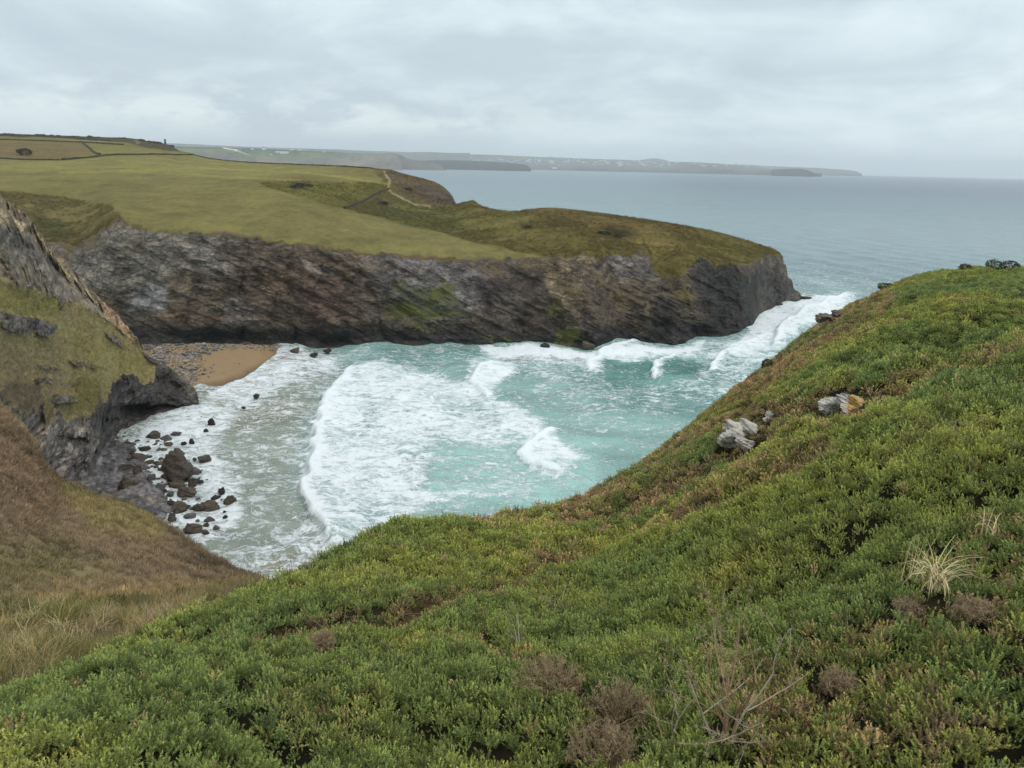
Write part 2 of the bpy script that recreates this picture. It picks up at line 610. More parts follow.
# back of the land beyond its skyline, and a foot below the water
foot = P[0].copy(); foot[:, 2] = -4
foot[:, :2] *= 0.99
backs = []
for dr, dz in ((1.03, -1.5), (1.08, -7), (1.16, -60)):
    q = P[-1].copy(); q[:, :2] *= dr; q[:, 2] = np.maximum(q[:, 2] + dz, -5)
    backs.append(q)
P = np.concatenate([foot[None], P, np.array(backs)])
HX = np.concatenate([HX[:1], HX, HX[-3:]]); HY = np.concatenate([HY[:1], HY, HY[-3:]])
HV = np.concatenate([HV[:1], HV, np.full((3, HV.shape[1]), 4.0)])
# rock relief: buttresses, ledges on the dipping beds, rubble
wcl = sstep(-0.05, 0.1, HV) * (1 - sstep(1.85, 2.15, HV))
wcl = np.maximum(wcl, sstep(778, 785, HX) * (HV < 3.99) * (HV > 0.02))
lay = P @ np.array([0.42, 0.1, 0.9])
cu = np.concatenate([[0], np.cumsum(np.hypot(*np.diff(P[1, :, :2], axis=0).T))])[None, :] + 0 * HX   # metres along the shore
butt = ridged(np.stack([cu * 0.035 + 0.004 * P[..., 2], P[..., 2] * 0.012, 0 * cu], -1), 4, 3, 0.55)
relief = 3.4 * butt + 1.6 * fbm(P * [0.06, 0.06, 0.05], 3, 4) + 1.5 * ridged(np.stack([cu * 0.05 + lay * 0.05, 0 * cu, lay * 0.22], -1), 4, 9) + 0.8 * fbm(np.stack([cu * 0.18, 0 * cu, lay * 0.8], -1), 4, 21)
relief = relief + 0.8 * ridged(P * [0.28, 0.28, 0.4], 3, 31) + 0.9 * np.tanh(4 * fbm(np.stack([cu * 0.07, 0 * cu + 3, lay * 0.16], -1), 3, 33))
bed = (0.42 * cu * 0.9 + P[..., 2] * 1.0) * 0.30 + 1.1 * fbm(np.stack([cu * 0.03, P[..., 2] * 0.05, 0 * cu], -1), 3, 35)
bed = np.where(HX > 680, P[..., 2] * 0.55 + 0.06 * cu + 0.5 * fbm(np.stack([cu * 0.04, P[..., 2] * 0.05, 0 * cu], -1), 3, 36), bed)
saw = (bed - np.floor(bed)) ** 1.5
relief = relief + 1.5 * (saw - 0.4) * np.clip(0.6 + 1.2 * fbm(np.stack([cu * 0.05, P[..., 2] * 0.06, 0 * cu + 5], -1), 2, 37), 0.1, 1.2)
dirs = P[..., :2] / np.linalg.norm(P[..., :2], axis=-1, keepdims=True)
P[..., :2] -= dirs * (relief * wcl * sstep(-175, 60, HX) * (0.35 + 0.65 * sstep(803, 785, HX)) * (1 - 0.45 * sstep(1.5, 2.0, HV)))[..., None] * 0.8
for cx, w, dep_, sl_ in ((148, 4, 3, 0.1), (196, 5, 3, -0.15), (243, 4, 4.5, 0.05), (262, 8, 3, 0.3), (292, 3.5, 4.5, 0.05), (332, 6, 3, 0.35), (372, 4, 3.5, 0.3), (402, 6, 3, 0.4), (446, 5, 4, 0.4), (482, 7, 4, 0.35), (512, 4, 3, 0.3), (556, 6, 4.5, 0.1), (585, 4, 3, -0.1), (612, 5, 3, 0.2), (654, 5, 5, 0.05), (688, 4, 4, 0.1), (722, 4, 2.5, 0.1)):
    gx_ = HX - cx - sl_ * (HY - 300) + 5 * fbm(np.stack([HY * 0.05, 0 * HY + cx, 0 * HY], -1), 3, 77)
    g = np.exp(-(gx_ / w) ** 2) * sstep(2.0, 1.75, HV) * wcl
    g = g * np.clip(0.45 + 1.3 * fbm(np.stack([HY * 0.045, 0 * HY + cx * 1.7, HX * 0.02], -1), 3, 78), 0, 1)
    P[..., :2] += dirs * (g * dep_ * 0.55)[..., None]
# a hollow undercut along the tide line and the dark inlet right of the middle
for cx, w, dep_, top_ in ((215, 55, 4.0, 326), (330, 70, 2.5, 328), (700, 14, 4.0, 320), (662, 8, 4, 315), (560, 20, 1.5, 335)):
    g = np.exp(-((HX - cx) / w) ** 2) * sstep(top_, top_ + 14, HY) * wcl
    P[..., :2] += dirs * (g * dep_)[..., None]
wl = sstep(1.95, 2.2, HV)
rr_ = np.hypot(P[..., 0], P[..., 1])
moor_w = sstep(395, 470, HX) + (1 - sstep(60, 130, HX)) * (1 - sstep(2.2, 2.8, HV))
P[..., 2] += wl * (0.5 * fbm(P * [0.02, 0.02, 0], 3, 41) + np.clip(moor_w, 0, 1) * (0.9 * fbm(P * [0.06, 0.06, 0], 4, 43) + 0.35 * fbm(P * [0.3, 0.3, 0], 3, 44))) * sstep(4.0, 3.7, HV + 0 * HX)
# ragged turf lip along the cliff top
lip = np.exp(-((HV - 2.0) / 0.16) ** 2)
P[..., 2] += lip * 0.8 * fbm(np.stack([HX * 0.12, HX * 0 + 2, HX * 0], -1), 4, 61)

jx = HX + 2.5 * fbm(P * [0.08, 0.08, 0.08], 3, 51)
jy = HY + 1.2 * fbm(P * [0.08, 0.08, 0.08] + 40, 3, 52)
OLIVE = A(114, 107, 64); OLIVE2 = A(126, 121, 70); MOORC = A(98, 88, 48); MOOR_G = A(88, 88, 46)
field_poly = [(-200, 146), (0, 158), (60, 160.5), (115, 156), (195, 155), (230, 160), (300, 163), (372, 168), (384, 182), (350, 183), (300, 181), (255, 181), (262, 186), (330, 206), (420, 229), (510, 250), (548, 256), (530, 262), (300, 250), (150, 232), (128, 224), (110, 206), (60, 197), (20, 192), (-200, 190)]
LAND = paint(jx, jy, MOORC, [
    ([(-200, 100), (200, 130), (240, 165), (-200, 165)], A(112, 104, 62), 1.5),
    (field_poly, OLIVE, 1.2),
    ([(0, 160), (200, 157), (330, 170), (250, 178), (100, 172), (0, 172)], OLIVE2, 5, 0.8),
    ([(120, 182), (300, 200), (420, 236), (300, 232), (160, 215)], A(116, 108, 64), 8, 0.7),
    ([(-60, 141), (82, 142), (93, 152), (62, 160), (-60, 157)], A(110, 96, 62), 0.9),
    ([(60, 139), (122, 143), (82, 142)], A(128, 120, 76), 0.8),
    ([(85, 145), (125, 145.5), (180, 152), (190, 154.5), (96, 153)], A(116, 112, 64), 0.9),
    ([(-100, 128), (128, 136), (150, 139), (174, 144), (181, 152), (150, 148.5), (128, 143), (60, 137.4), (-100, 135)], A(72, 66, 48), 0.8),
    ([(133, 139), (141, 143), (137, 144.5)], A(120, 105, 80), 0.8),
    ([(262, 186), (300, 181), (350, 184), (384, 183), (388, 190), (350, 206), (330, 207)], A(95, 91, 42), 1.5),
    ([(290, 184), (308, 183), (307, 190), (292, 191)], A(66, 62, 38), 2.5),
    ([(390, 188), (372, 196), (350, 210), (420, 230), (480, 240), (470, 215), (440, 208), (400, 196)], MOOR_G, 3, 0.8),
    ([(368, 200), (378, 197), (395, 203), (385, 207)], A(68, 58, 38), 2, 0.9),
    ([(385, 168), (402, 171), (432, 180), (446, 187), (456, 203), (440, 205), (405, 194), (390, 180)], A(92, 78, 58), 2),
    ([(420, 186), (446, 190), (456, 205), (440, 204), (425, 200)], A(82, 74, 62), 2.5, 0.9),
    ([(455, 209), (520, 212), (560, 216), (520, 240), (470, 236)], A(104, 96, 52), 5, 0.8),
    ([(520, 210), (640, 218), (700, 232), (600, 236), (540, 226)], A(98, 84, 48), 6, 0.8),
    ([(595, 228), (625, 226), (640, 236), (610, 240)], A(70, 62, 38), 4, 0.85),
    ([(520, 224), (534, 222), (536, 228), (524, 229)], A(70, 62, 38), 2.5, 0.8),
    ([(620, 238), (690, 246), (745, 258), (700, 256), (640, 246)], A(112, 98, 56), 4, 0.7),
    ([(700, 236), (745, 244), (765, 256), (740, 262), (690, 250)], A(100, 94, 48), 5, 0.7),
    ([(20, 196), (60, 200), (118, 213), (108, 218), (95, 234), (70, 244), (30, 238), (0, 215)], A(104, 94, 58), 3),
    ([(30, 215), (70, 225), (85, 235), (50, 240)], A(78, 80, 44), 5, 0.7),
])


def stroke(col, pts, c, w, X, Y, op=1.0):
    dd, _ = line_dist(X, Y, pts)
    k = (1 - sstep(w * 0.6, w * 1.4, dd))[..., None] * op
    col[..., :3] = col[..., :3] * (1 - k) + np.asarray(c) * k


PATH = A(150, 136, 108)
for pts, w in (([(384, 172), (390, 181), (388, 188), (392, 193), (404, 199), (414, 204), (430, 206.5)], 1.0), ([(553, 214), (575, 220), (600, 230), (630, 240)], 0.7), ([(600, 239), (650, 243), (690, 250)], 0.7)):
    stroke(LAND, pts, PATH if w > 0.9 else A(130, 112, 72), w, jx * 0.3 + HX * 0.7, HY, 0.9 if w > 0.9 else 0.6)
for pts, w, c in (([(200, 168), (300, 172), (345, 178), (390, 184)], 1.0, A(142, 136, 70)), ([(60, 172), (160, 170), (225, 178), (300, 181)], 1.2, A(140, 132, 70))):
    stroke(LAND, pts, c, w, HX, HY, 0.5)

SLATE = A(83, 74, 62); SLATE_D = A(64, 60, 58); SLATE_L = A(110, 104, 93); BROWN = A(86, 71, 56)
kx = HX + 16 * fbm(P * 0.07, 4, 71) + 5 * fbm(P * 0.4, 3, 73)
ky = HY + 10 * fbm(P * 0.07 + 31, 4, 72) + 4 * fbm(P * 0.4 + 9, 3, 74)
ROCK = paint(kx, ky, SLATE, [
    ([(60, 240), (118, 212), (175, 230), (250, 238), (265, 262), (200, 270), (120, 290), (60, 290)], SLATE_L, 9, 0.65),
    ([(120, 288), (165, 288), (165, 312), (125, 312)], A(140, 138, 136), 6, 0.7),
    ([(150, 315), (260, 310), (270, 332), (150, 340)], A(88, 72, 58), 8, 0.8),
    ([(240, 240), (350, 255), (370, 300), (300, 330), (240, 300)], BROWN, 14, 0.6),
    ([(300, 262), (330, 270), (335, 276), (300, 270)], A(150, 140, 130), 4, 0.6),
    ([(360, 255), (470, 260), (520, 300), (430, 320), (380, 290)], A(106, 100, 98), 10, 0.7),
    ([(400, 285), (425, 284), (428, 292), (404, 293)], A(160, 154, 146), 4, 0.6),
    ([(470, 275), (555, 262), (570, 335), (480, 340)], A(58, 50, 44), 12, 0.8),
    ([(540, 255), (600, 252), (585, 300), (560, 310)], A(124, 110, 84), 8, 0.8),
    ([(575, 255), (650, 250), (655, 330), (590, 335)], A(92, 80, 66), 10, 0.75),
    ([(610, 258), (640, 255), (650, 280), (620, 285)], A(108, 102, 98), 7, 0.7), ([(180, 245), (210, 245), (235, 275), (215, 278)], A(138, 132, 124), 4, 0.5), ([(410, 270), (440, 275), (470, 300), (450, 302)], A(122, 116, 108), 5, 0.5), ([(225, 300), (250, 296), (262, 325), (235, 330)], A(118, 112, 104), 6, 0.6), ([(300, 275), (345, 280), (350, 325), (305, 325)], A(84, 66, 56), 9, 0.7),
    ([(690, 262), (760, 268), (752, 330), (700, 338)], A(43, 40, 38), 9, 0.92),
    ([(755, 262), (785, 262), (800, 300), (760, 305)], A(60, 56, 53), 6, 0.85),
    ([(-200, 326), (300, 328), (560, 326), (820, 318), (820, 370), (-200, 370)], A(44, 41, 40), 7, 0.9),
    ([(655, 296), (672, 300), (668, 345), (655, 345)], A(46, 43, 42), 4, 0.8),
])
VEG = np.zeros(HX.shape)
for poly, f_, o_ in (([(395, 285), (450, 278), (470, 320), (400, 326), (380, 312)], 12, 0.68), ([(545, 318), (580, 322), (585, 340), (548, 340)], 8, 0.72),
                     ([(648, 262), (672, 268), (694, 290), (694, 312), (668, 302)], 9, 0.75), ([(640, 250), (665, 258), (690, 262), (680, 290), (660, 280)], 9, 0.7),
                     ([(480, 334), (520, 332), (520, 342), (480, 342)], 4, 0.5), ([(626, 322), (655, 326), (652, 340), (630, 340)], 6, 0.5),
                     ([(90, 215), (118, 214), (105, 245), (60, 262), (55, 245)], 10, 0.62), ([(330, 252), (400, 262), (390, 278), (340, 270)], 9, 0.5),
                     ([(455, 258), (560, 256), (540, 275), (460, 270)], 8, 0.52), ([(555, 270), (655, 260), (655, 320), (570, 320)], 14, 0.47), ([(720, 262), (760, 266), (755, 276), (715, 272)], 5, 0.5),
                     ([(380, 320), (480, 326), (480, 338), (370, 336)], 6, 0.42), ([(100, 230), (330, 245), (330, 262), (110, 262)], 12, 0.38), ([(540, 300), (565, 300), (575, 325), (545, 325)], 6, 0.5)):
    VEG = np.maximum(VEG, poly_mask(kx, ky, poly, f_) * o_)
VEG = np.maximum(VEG, 0.75 * sstep(1.86, 2.0, HV))
VEGC = np.zeros(HX.shape + (4,)); VEGC[..., 3] = 1
VEGC[..., :3] = A(92, 85, 54)
gw = poly_mask(HX, HY, [(385, 275), (470, 275), (600, 310), (600, 345), (380, 345)], 12)[..., None]
VEGC[..., :3] = VEGC[..., :3] * (1 - gw) + A(78, 88, 42) * gw
HEAD = dict(P=P, X=HX, Y=HY, V=HV)
fv = HV[:-1, :-1]
fx, fy = HX[:-1, :-1], HY[:-1, :-1]
HVj = HV + (0.34 * fbm(P * [0.07, 0.07, 0.1], 4, 75) + 0.12 * fbm(P * [0.4, 0.4, 0.4], 3, 76)) * (0.32 + 0.68 * sstep(520, 600, HX)) + 0.5 * np.exp(-((HX - 672) / 16) ** 2) * sstep(1.2, 2.0, HV)
is_cliff = (HVj[:-1, :-1] < 2.0) | (fx > 782)
in_field = poly_mask(jx, jy, field_poly, 1.0)[:-1, :-1] > 0.5
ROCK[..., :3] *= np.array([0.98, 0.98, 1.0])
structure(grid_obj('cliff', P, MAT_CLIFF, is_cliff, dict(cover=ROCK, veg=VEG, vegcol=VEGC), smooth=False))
structure(grid_obj('meadow_field', P, MAT_TURF, ~is_cliff & in_field, dict(cover=LAND)))
structure(grid_obj('moorland_terrain', P, MAT_MOOR, ~is_cliff & ~in_field, dict(cover=LAND)))

# ------------------------------------------------------------------ rocky spur on the left of the cove
sx = np.linspace(-170, 199, 620)
sS = [(-170, 108, 95), (-60, 160, 102), (0, 196, 110), (15, 206, 114), (30, 222, 118), (45, 240, 122), (60, 256, 127), (90, 287, 136), (120, 318, 146), (140, 341, 151), (148, 352, 152), (160, 360, 153), (172, 370, 154), (185, 379, 154), (193, 386, 153.6), (197, 393, 153.2), (199, 401, 153)]
sG = [(-170, 220, 82), (0, 280, 98), (30, 287, 106), (60, 300, 116), (90, 308, 127), (112, 323, 138), (135, 345, 149), (148, 357, 151), (160, 364, 152), (172, 375, 153), (185, 386, 153.2), (199, 401.6, 152.8)]
sR = [(-170, 380, 30), (0, 402, 19), (40, 416, 14), (80, 414, 10.5), (95, 408, 9.5), (106, 392, 9.3), (120, 379, 9.2), (150, 375, 7.2), (165, 377, 5.6), (180, 388, 3.0), (199, 402, 0.5)]
sB = [(-170, 560), (0, 520), (60, 492), (80, 472), (95, 457), (110, 446), (125, 434), (140, 425), (165, 416), (185, 410), (194, 406), (199, 403)]
Sy, Sr = crv(sx, sS), crv(sx, sS, 2)
Gy, Gr = crv(sx, sG), crv(sx, sG, 2)
Ry = crv(sx, sR); Rr = rz(sx, Ry, crv(sx, sR, 2))
By = crv(sx, sB); Br = rz(sx, By, -0.3)
Br = np.minimum(Br, Rr - 0.5)
Q, QX, QY, QV = loft(sx, [(By, Br), (Ry, Rr), (Gy, Gr), (Sy, Sr)], [110, 120, 90])
foot = Q[0].copy(); foot[:, 2] = -4; foot[:, :2] *= 0.985
b1 = Q[-1].copy(); b1[:, :2] *= 1.02; b1[:, 2] -= 0.8
b2 = Q[-1].copy(); b2[:, :2] *= 1.12; b2[:, 2] = np.maximum(b2[:, 2] - 40, -4)
Q = np.concatenate([foot[None], Q, b1[None], b2[None]])
QX = np.concatenate([QX[:1], QX, QX[-2:]]); QY = np.concatenate([QY[:1], QY, QY[-2:]]); QV = np.concatenate([QV[:1], QV, np.full((2, QV.shape[1]), 3.0)])
QN = QV + 0.28 * fbm(Q * 0.16, 4, 83) + 0.10 * fbm(Q * 0.7, 3, 84)
rockw = np.maximum(1 - sstep(0.90, 1.06, QN), sstep(1.95, 2.1, QV + 0.5 * (QN - QV)))
ox = QX + 3 * fbm(Q * 0.15, 3, 81); oy = QY + 3 * fbm(Q * 0.15 + 9, 3, 82)
patches = [[(0, 312), (40, 318), (58, 326), (50, 336), (10, 332), (0, 328)], [(38, 364), (55, 366), (60, 369), (40, 369)], [(70, 361), (88, 362), (104, 366), (75, 366)], [(36, 377), (54, 378), (56, 382), (38, 382)], [(50, 394), (70, 396), (78, 402), (52, 402)], [(104, 330), (120, 338), (128, 348), (108, 338)]]
pw = np.zeros(QX.shape)
for pl in patches:
    pw = np.maximum(pw, poly_mask(ox, oy, pl, 2.5))
rockw = np.maximum(rockw, pw)
rockw = np.maximum(rockw, sstep(150, 160, QX + 4 * (QN - QV)))
lay = Q @ np.array([0.5, -0.15, 0.85])
qd = Q[..., :2] / np.linalg.norm(Q[..., :2], axis=-1, keepdims=True)
upz = sstep(1.9, 2.1, QV)
rel = (1.9 - 0.9 * upz) * ridged(np.stack([Q[..., 0] * 0.09, Q[..., 1] * 0.09, lay * 0.28], -1), 4, 91) + (1.3 + 0.5 * upz) * ridged(Q * [0.17, 0.17, 0.15], 4, 98) + upz * 0.5 * ridged(Q * 0.45, 3, 99) + 0.9 * fbm(np.stack([Q[..., 0] * 0.2, Q[..., 1] * 0.2, lay * 1.0], -1), 4, 92) + 0.4 * ridged(Q * 0.6, 3, 93)
ends = sstep(200, 178, QX)
Q[..., :2] -= qd * (rel * rockw * (0.35 + 0.65 * ends) * sstep(-0.02, 0.05, QV))[..., None]
Q[..., 2] += (1 - rockw) * (0.5 * fbm(Q * [0.08, 0.08, 0], 4, 95) + 0.25 * fbm(Q * [0.5, 0.5, 0], 3, 96)) + rockw * sstep(2, 2.3, QV) * 0.6 * ridged(Q * [0.3, 0.3, 0.1], 4, 97) * (0.3 + 0.7 * ends)
# sea cave under the toe and the shadowed gully left of it
for (cx, cy, wx_, wy_, dep_) in ((138, 414, 24, 7, 7.0), (112, 428, 12, 9, 5.0), (75, 440, 12, 5, 3.0), (165, 408, 16, 4, 3.5)):
    g = np.exp(-((QX - cx) / wx_) ** 2 - ((QY - cy) / wy_) ** 2) * sstep(-0.02, 0.05, QV)
    Q[..., :2] += qd * (g * dep_)[..., None]
# gully behind the ridge of pale blades
dd, _ = line_dist(QX, QY, [(30, 235), (55, 270), (80, 298), (100, 314)])
Q[..., :2] += qd * (np.exp(-(dd / 5) ** 2) * sstep(2.0, 2.2, QV) * 3.5)[..., None]
SPL = paint(ox, oy, A(142, 132, 98), [
    ([(-170, 280), (0, 285), (60, 300), (60, 320), (0, 310), (-170, 310)], A(134, 128, 80), 6, 0.8),
    ([(60, 330), (110, 335), (150, 362), (150, 380), (100, 375), (80, 350)], A(146, 138, 94), 8, 0.8),
    ([(80, 380), (100, 378), (98, 410), (70, 412)], A(122, 118, 74), 5, 0.8),
    ([(-170, 345), (0, 345), (70, 375), (60, 420), (-170, 420)], A(142, 128, 100), 8, 0.8),
    ([(0, 378), (40, 385), (50, 415), (0, 405)], A(104, 92, 80), 5, 0.7)])
SPR = paint(ox, oy, A(98, 92, 86), [
    ([(-170, 150), (0, 190), (60, 256), (90, 287), (140, 345), (120, 335), (84, 300), (55, 265), (30, 240), (0, 225)], A(156, 138, 112), 7, 0.95),
    ([(95, 285), (120, 312), (142, 345), (125, 345), (108, 318)], A(158, 126, 98), 4, 0.9),
    ([(-170, 235), (0, 245), (40, 262), (90, 305), (60, 302), (0, 282)], A(124, 114, 100), 5, 0.8),
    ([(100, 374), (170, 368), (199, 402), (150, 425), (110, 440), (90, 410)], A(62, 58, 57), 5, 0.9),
    ([(35, 425), (85, 420), (95, 440), (85, 470), (60, 490), (35, 455)], A(140, 132, 126), 5, 0.85),
    ([(70, 452), (120, 445), (100, 500), (50, 500)], A(96, 90, 90), 6, 0.6)])
q_rock = rockw[:-1, :-1] > 0.5
zer = np.zeros(QX.shape)
zc = np.zeros(QX.shape + (4,)); zc[..., :3] = A(100, 98, 50); zc[..., 3] = 1
vq = 0.45 * sstep(0.8, 1.0, QV) * (QV < 1.5) + 0.35 * (QV > 1.8) + 0 * zer
structure(grid_obj('spur_cliff', Q, MAT_SPUR, q_rock, dict(cover=SPR, veg=vq, vegcol=zc), smooth=False))
structure(grid_obj('spur_terrain', Q, MAT_MOOR, ~q_rock, dict(cover=SPL)))

# ------------------------------------------------------------------ brown slope on the near left
lx = np.linspace(-260, 264, 500)
lS = [(-260, 330, 100), (-100, 372, 84), (0, 406, 72), (30, 440, 64), (45, 470, 59), (70, 489, 56), (110, 500, 53), (140, 511, 51), (170, 530, 48), (200, 550, 45), (235, 566, 42), (255, 577, 39), (264, 586, 36)]
lK = [(-260, 600, 18), (0, 612, 18), (150, 613, 20), (230, 604, 23), (264, 596, 25)]
lN = [(-260, 800, 7), (0, 725, 8.5), (130, 668, 10.5), (250, 612, 14.5), (264, 606, 16)]
Ly, Lr = crv(lx, lS), crv(lx, lS, 2)
LKy, LKr = crv(lx, lK), crv(lx, lK, 2)
LNy, LNr = crv(lx, lN), crv(lx, lN, 2)
L, LX, LY, LV = loft(lx, [(LNy, LNr), (LKy, LKr), (Ly, Lr)], [90, 180])
drops = []
for dr, dz in ((1.02, -1.0), (1.08, -6.0), (1.2, -14), (1.45, -32)):
    q = L[-1].copy(); q[:, :2] *= dr; q[:, 2] += dz; q[:, 2] = np.maximum(q[:, 2], -4)
    drops.append(q)
L = np.concatenate([L, np.array(drops)])
LX = np.concatenate([LX] + [LX[-1:]] * 4); LY = np.concatenate([LY] + [LY[-1:]] * 4); LV = np.concatenate([LV, np.full((4, LV.shape[1]), 2.0)])
L[..., 2] += 0.7 * fbm(L * [0.08, 0.08, 0], 4, 101) + 0.5 * fbm(L * [0.35, 0.35, 0], 4, 102) + 0.22 * ridged(L * [0.9, 0.9, 0], 3, 103)
vx = LX + 8 * fbm(L * [0.12, 0.12, 0], 3, 105); vy = LY + 6 * fbm(L * [0.12, 0.12, 0] + 11, 3, 106)
LC = paint(vx, vy, A(126, 111, 90), [
    ([(-260, 400), (0, 405), (60, 490), (60, 520), (-260, 520)], A(120, 103, 84), 10, 0.8),
    ([(60, 488), (150, 508), (170, 540), (90, 530)], A(132, 122, 82), 8, 0.8),
    ([(0, 530), (70, 545), (120, 580), (30, 590), (-260, 590)], A(116, 110, 76), 14, 0.6),
    ([(-260, 595), (260, 590), (260, 720), (-260, 760)], A(146, 128, 88), 8, 0.9),
    ([(-260, 640), (110, 630), (60, 700), (-260, 760)], A(120, 116, 66), 10, 0.7),
    ([(145, 508), (175, 528), (255, 576), (264, 590), (240, 582), (200, 565), (165, 540)], A(104, 92, 76), 3, 0.8)])
structure(grid_obj('brown_hillside_terrain', L, MAT_MOOR, None, dict(cover=LC)))

# ------------------------------------------------------------------ the gorse slope the camera stands on
gx = np.concatenate([np.linspace(-900, -205, 90), np.linspace(-200, 1220, 760), np.linspace(1228, 2200, 120)])
gS = [(-900, 1130, 5.0), (-420, 900, 5.0), (-200, 775, 6.2), (0, 694, 7.6), (60, 668, 8.2), (130, 634, 9.2), (190, 612, 10), (250, 590, 11), (290, 572, 12), (330, 552, 13.2), (380, 527, 14.8), (420, 516, 16.4), (500, 509, 19), (555, 501, 21.5), (600, 484, 24.5), (640, 462, 28), (700, 414, 34), (760, 368, 41), (800, 336, 46), (830, 315, 49), (880, 288, 55), (940, 269, 61), (985, 266, 64), (1024, 266, 66), (1200, 268, 72), (1420, 277, 80), (2200, 340, 88)]
Gy_, Gr_ = crv(gx, gS), crv(gx, gS, 2)
n0y = np.full_like(gx, 1500.0); n0r = crv(gx, [(-420, 1.5), (512, 1.25), (1420, 1.5)])
n1y = np.full_like(gx, 790.0); n1y = np.maximum(n1y, Gy_ + 40)
n1r = crv(gx, [(-420, 3.6), (0, 4.0), (512, 3.9), (1024, 4.1), (1420, 4.4)])
n1r = np.minimum(n1r, Gr_ * 0.75)
# halfway row: bulging a little so that the near mass of gorse hides a dip behind it
hy = 0.45 * n1y + 0.55 * Gy_
hr = 1 / (0.45 / n1r + 0.55 / Gr_)
hr *= crv(gx, [(-420, 1), (100, 1.0), (420, 1.05), (700, 1.12), (1024, 1.1), (1420, 1.05)])
G, GX, GY, GV = loft(gx, [(n0y, n0r), (n1y, n1r), (hy, hr), (Gy_, Gr_)], [12, 150, 260])
back = []
for dr, dz in ((1.015, -0.35), (1.05, -1.6), (1.12, -5.0), (1.3, -16.0), (1.7, -50)):
    q = G[-1].copy(); q[:, :2] *= dr; q[:, 2] = np.maximum(q[:, 2] + dz, -4)
    back.append(q)
G = np.concatenate([G, np.array(back)])
GX = np.concatenate([GX] + [GX[-1:]] * 5); GY = np.concatenate([GY] + [GY[-1:]] * 5)
GV = np.concatenate([GV] + [np.full((1, GV.shape[1]), 3.0 + 0.1 * k) for k in range(1, 6)])
GR = np.hypot(G[..., 0], G[..., 1])
wz = sstep(3.02, 2.7, GV)
dome = lambda s, sd: np.sqrt(np.clip(1 - (worley2(G[..., 0] * s + 0.5 * fbm(G * [s, s, 0], 2, sd), G[..., 1] * s + 0.5 * fbm(G * [s, s, 0] + 5, 2, sd), sd)) ** 2, 0, 1))
wcell = lambda s, sd: worley2(G[..., 0] * s + 0.5 * fbm(G * [s, s, 0], 2, sd), G[..., 1] * s + 0.5 * fbm(G * [s, s, 0] + 5, 2, sd), sd)
hum_near = 0.62 * dome(0.42, 5) + 0.30 * dome(0.9, 1) + 0.18 * dome(2.0, 2)
GU = G[..., 0] * 0.62 + G[..., 1] * 0.78; GW = G[..., 0] * 0.78 - G[..., 1] * 0.62
wq = 0.45 * fbm(G * [0.3, 0.3, 0], 3, 118)
wlong = worley2(GU * 0.15 + wq, GW * 0.40 + wq, 31)
wlong2 = worley2(GU * 0.34 + wq, GW * 0.85 - wq, 32)
hum_far = 2.0 * np.sqrt(np.clip(1 - wlong ** 2, 0, 1)) + 0.85 * np.sqrt(np.clip(1 - wlong2 ** 2, 0, 1))
kf = sstep(8, 20, GR)
HUM = (1 - kf) * (hum_near - 0.95 * hum_near.mean()) + kf * (hum_far - 1.08 * hum_far.mean())
G[..., 2] += HUM * (0.35 + 0.65 * wz) + 0.35 * fbm(G * [0.12, 0.12, 0], 3, 111) * wz * sstep(4, 12, GR)
seams = [[(250, 640), (330, 622), (420, 600), (520, 566), (640, 524), (720, 494), (830, 452)], [(480, 640), (540, 672), (590, 705), (640, 760)], [(600, 520), (680, 470), (760, 440)], [(860, 640), (960, 616), (1040, 606)], [(780, 412), (880, 400), (930, 372)], [(570, 503), (646, 463), (708, 414), (768, 370), (838, 322), (880, 300)]]
SEAM = np.zeros(GX.shape)
gxn = GX + 14 * fbm(G * [0.5, 0.5, 0], 3, 115); gyn = GY + 9 * fbm(G * [0.5, 0.5, 0] + 7, 3, 116)
for k, s_ in enumerate(seams):
    dd, _ = line_dist(gxn, gyn, s_)
    SEAM = np.maximum(SEAM, np.exp(-(dd / (9 if k < 2 else 15 if k == 5 else 7)) ** 2))
G[..., 2] -= SEAM * (0.10 + 0.014 * GR) * wz
G[..., 2] -= (0.06 + 0.0025 * GR)
GC = np.zeros(GX.shape + (4,)); GC[..., 3] = 1
GC[..., :3] = A(34, 32, 21)  # dark litter, with the shade between the bushes put into its colour
GC[..., :3] += SEAM[..., None] * (A(92, 76, 56) - A(34, 32, 21))
structure(grid_obj('gorse_hillside_terrain', G, MAT_MOOR, None, dict(cover=GC)))

# ------------------------------------------------------------------ beach
bx = np.linspace(135, 318, 160)
Wl = crv(bx, [(135, 420), (185, 398), (200, 394), (222, 386), (240, 376), (252, 368), (270, 359), (290, 353), (318, 349)])
rows = 60
t = np.linspace(0, 1, rows)[:, None]
PYb = (Wl + 9) * (1 - t) + (344.3 + 2.2 * fbm(np.stack([bx * 0.09, bx * 0, bx * 0], -1), 4, 122)) * t
Zb = (-0.9 * (1 - t) + 2.6 * t) * (1 - sstep(255, 300, bx)) - 1.2 * sstep(255, 300, bx) + 0 * bx
Bm = onz(np.broadcast_to(bx, PYb.shape), PYb, Zb)
Bm[..., 2] += 0.12 * fbm(Bm * [0.15, 0.15, 0], 3, 121)
m, nt, b = new_mat('beach_sand')
p = pos(nt)
sp = N(nt, 'ShaderNodeSeparateXYZ', Vector=p)
ns = NOISE(nt, MAP(nt, p, (0.12, 0.12, 0.1)), 1.0, 5, 0.6, 0.4)
wet = RAMP(nt, M(nt, 'ADD', sp.outputs[2], M(nt, 'MULTIPLY', ns, 1.2)), [(0.25, 0.0), (1.7, 1.0)])
c = MIX(nt, wet, A(104, 86, 66), A(150, 124, 92))
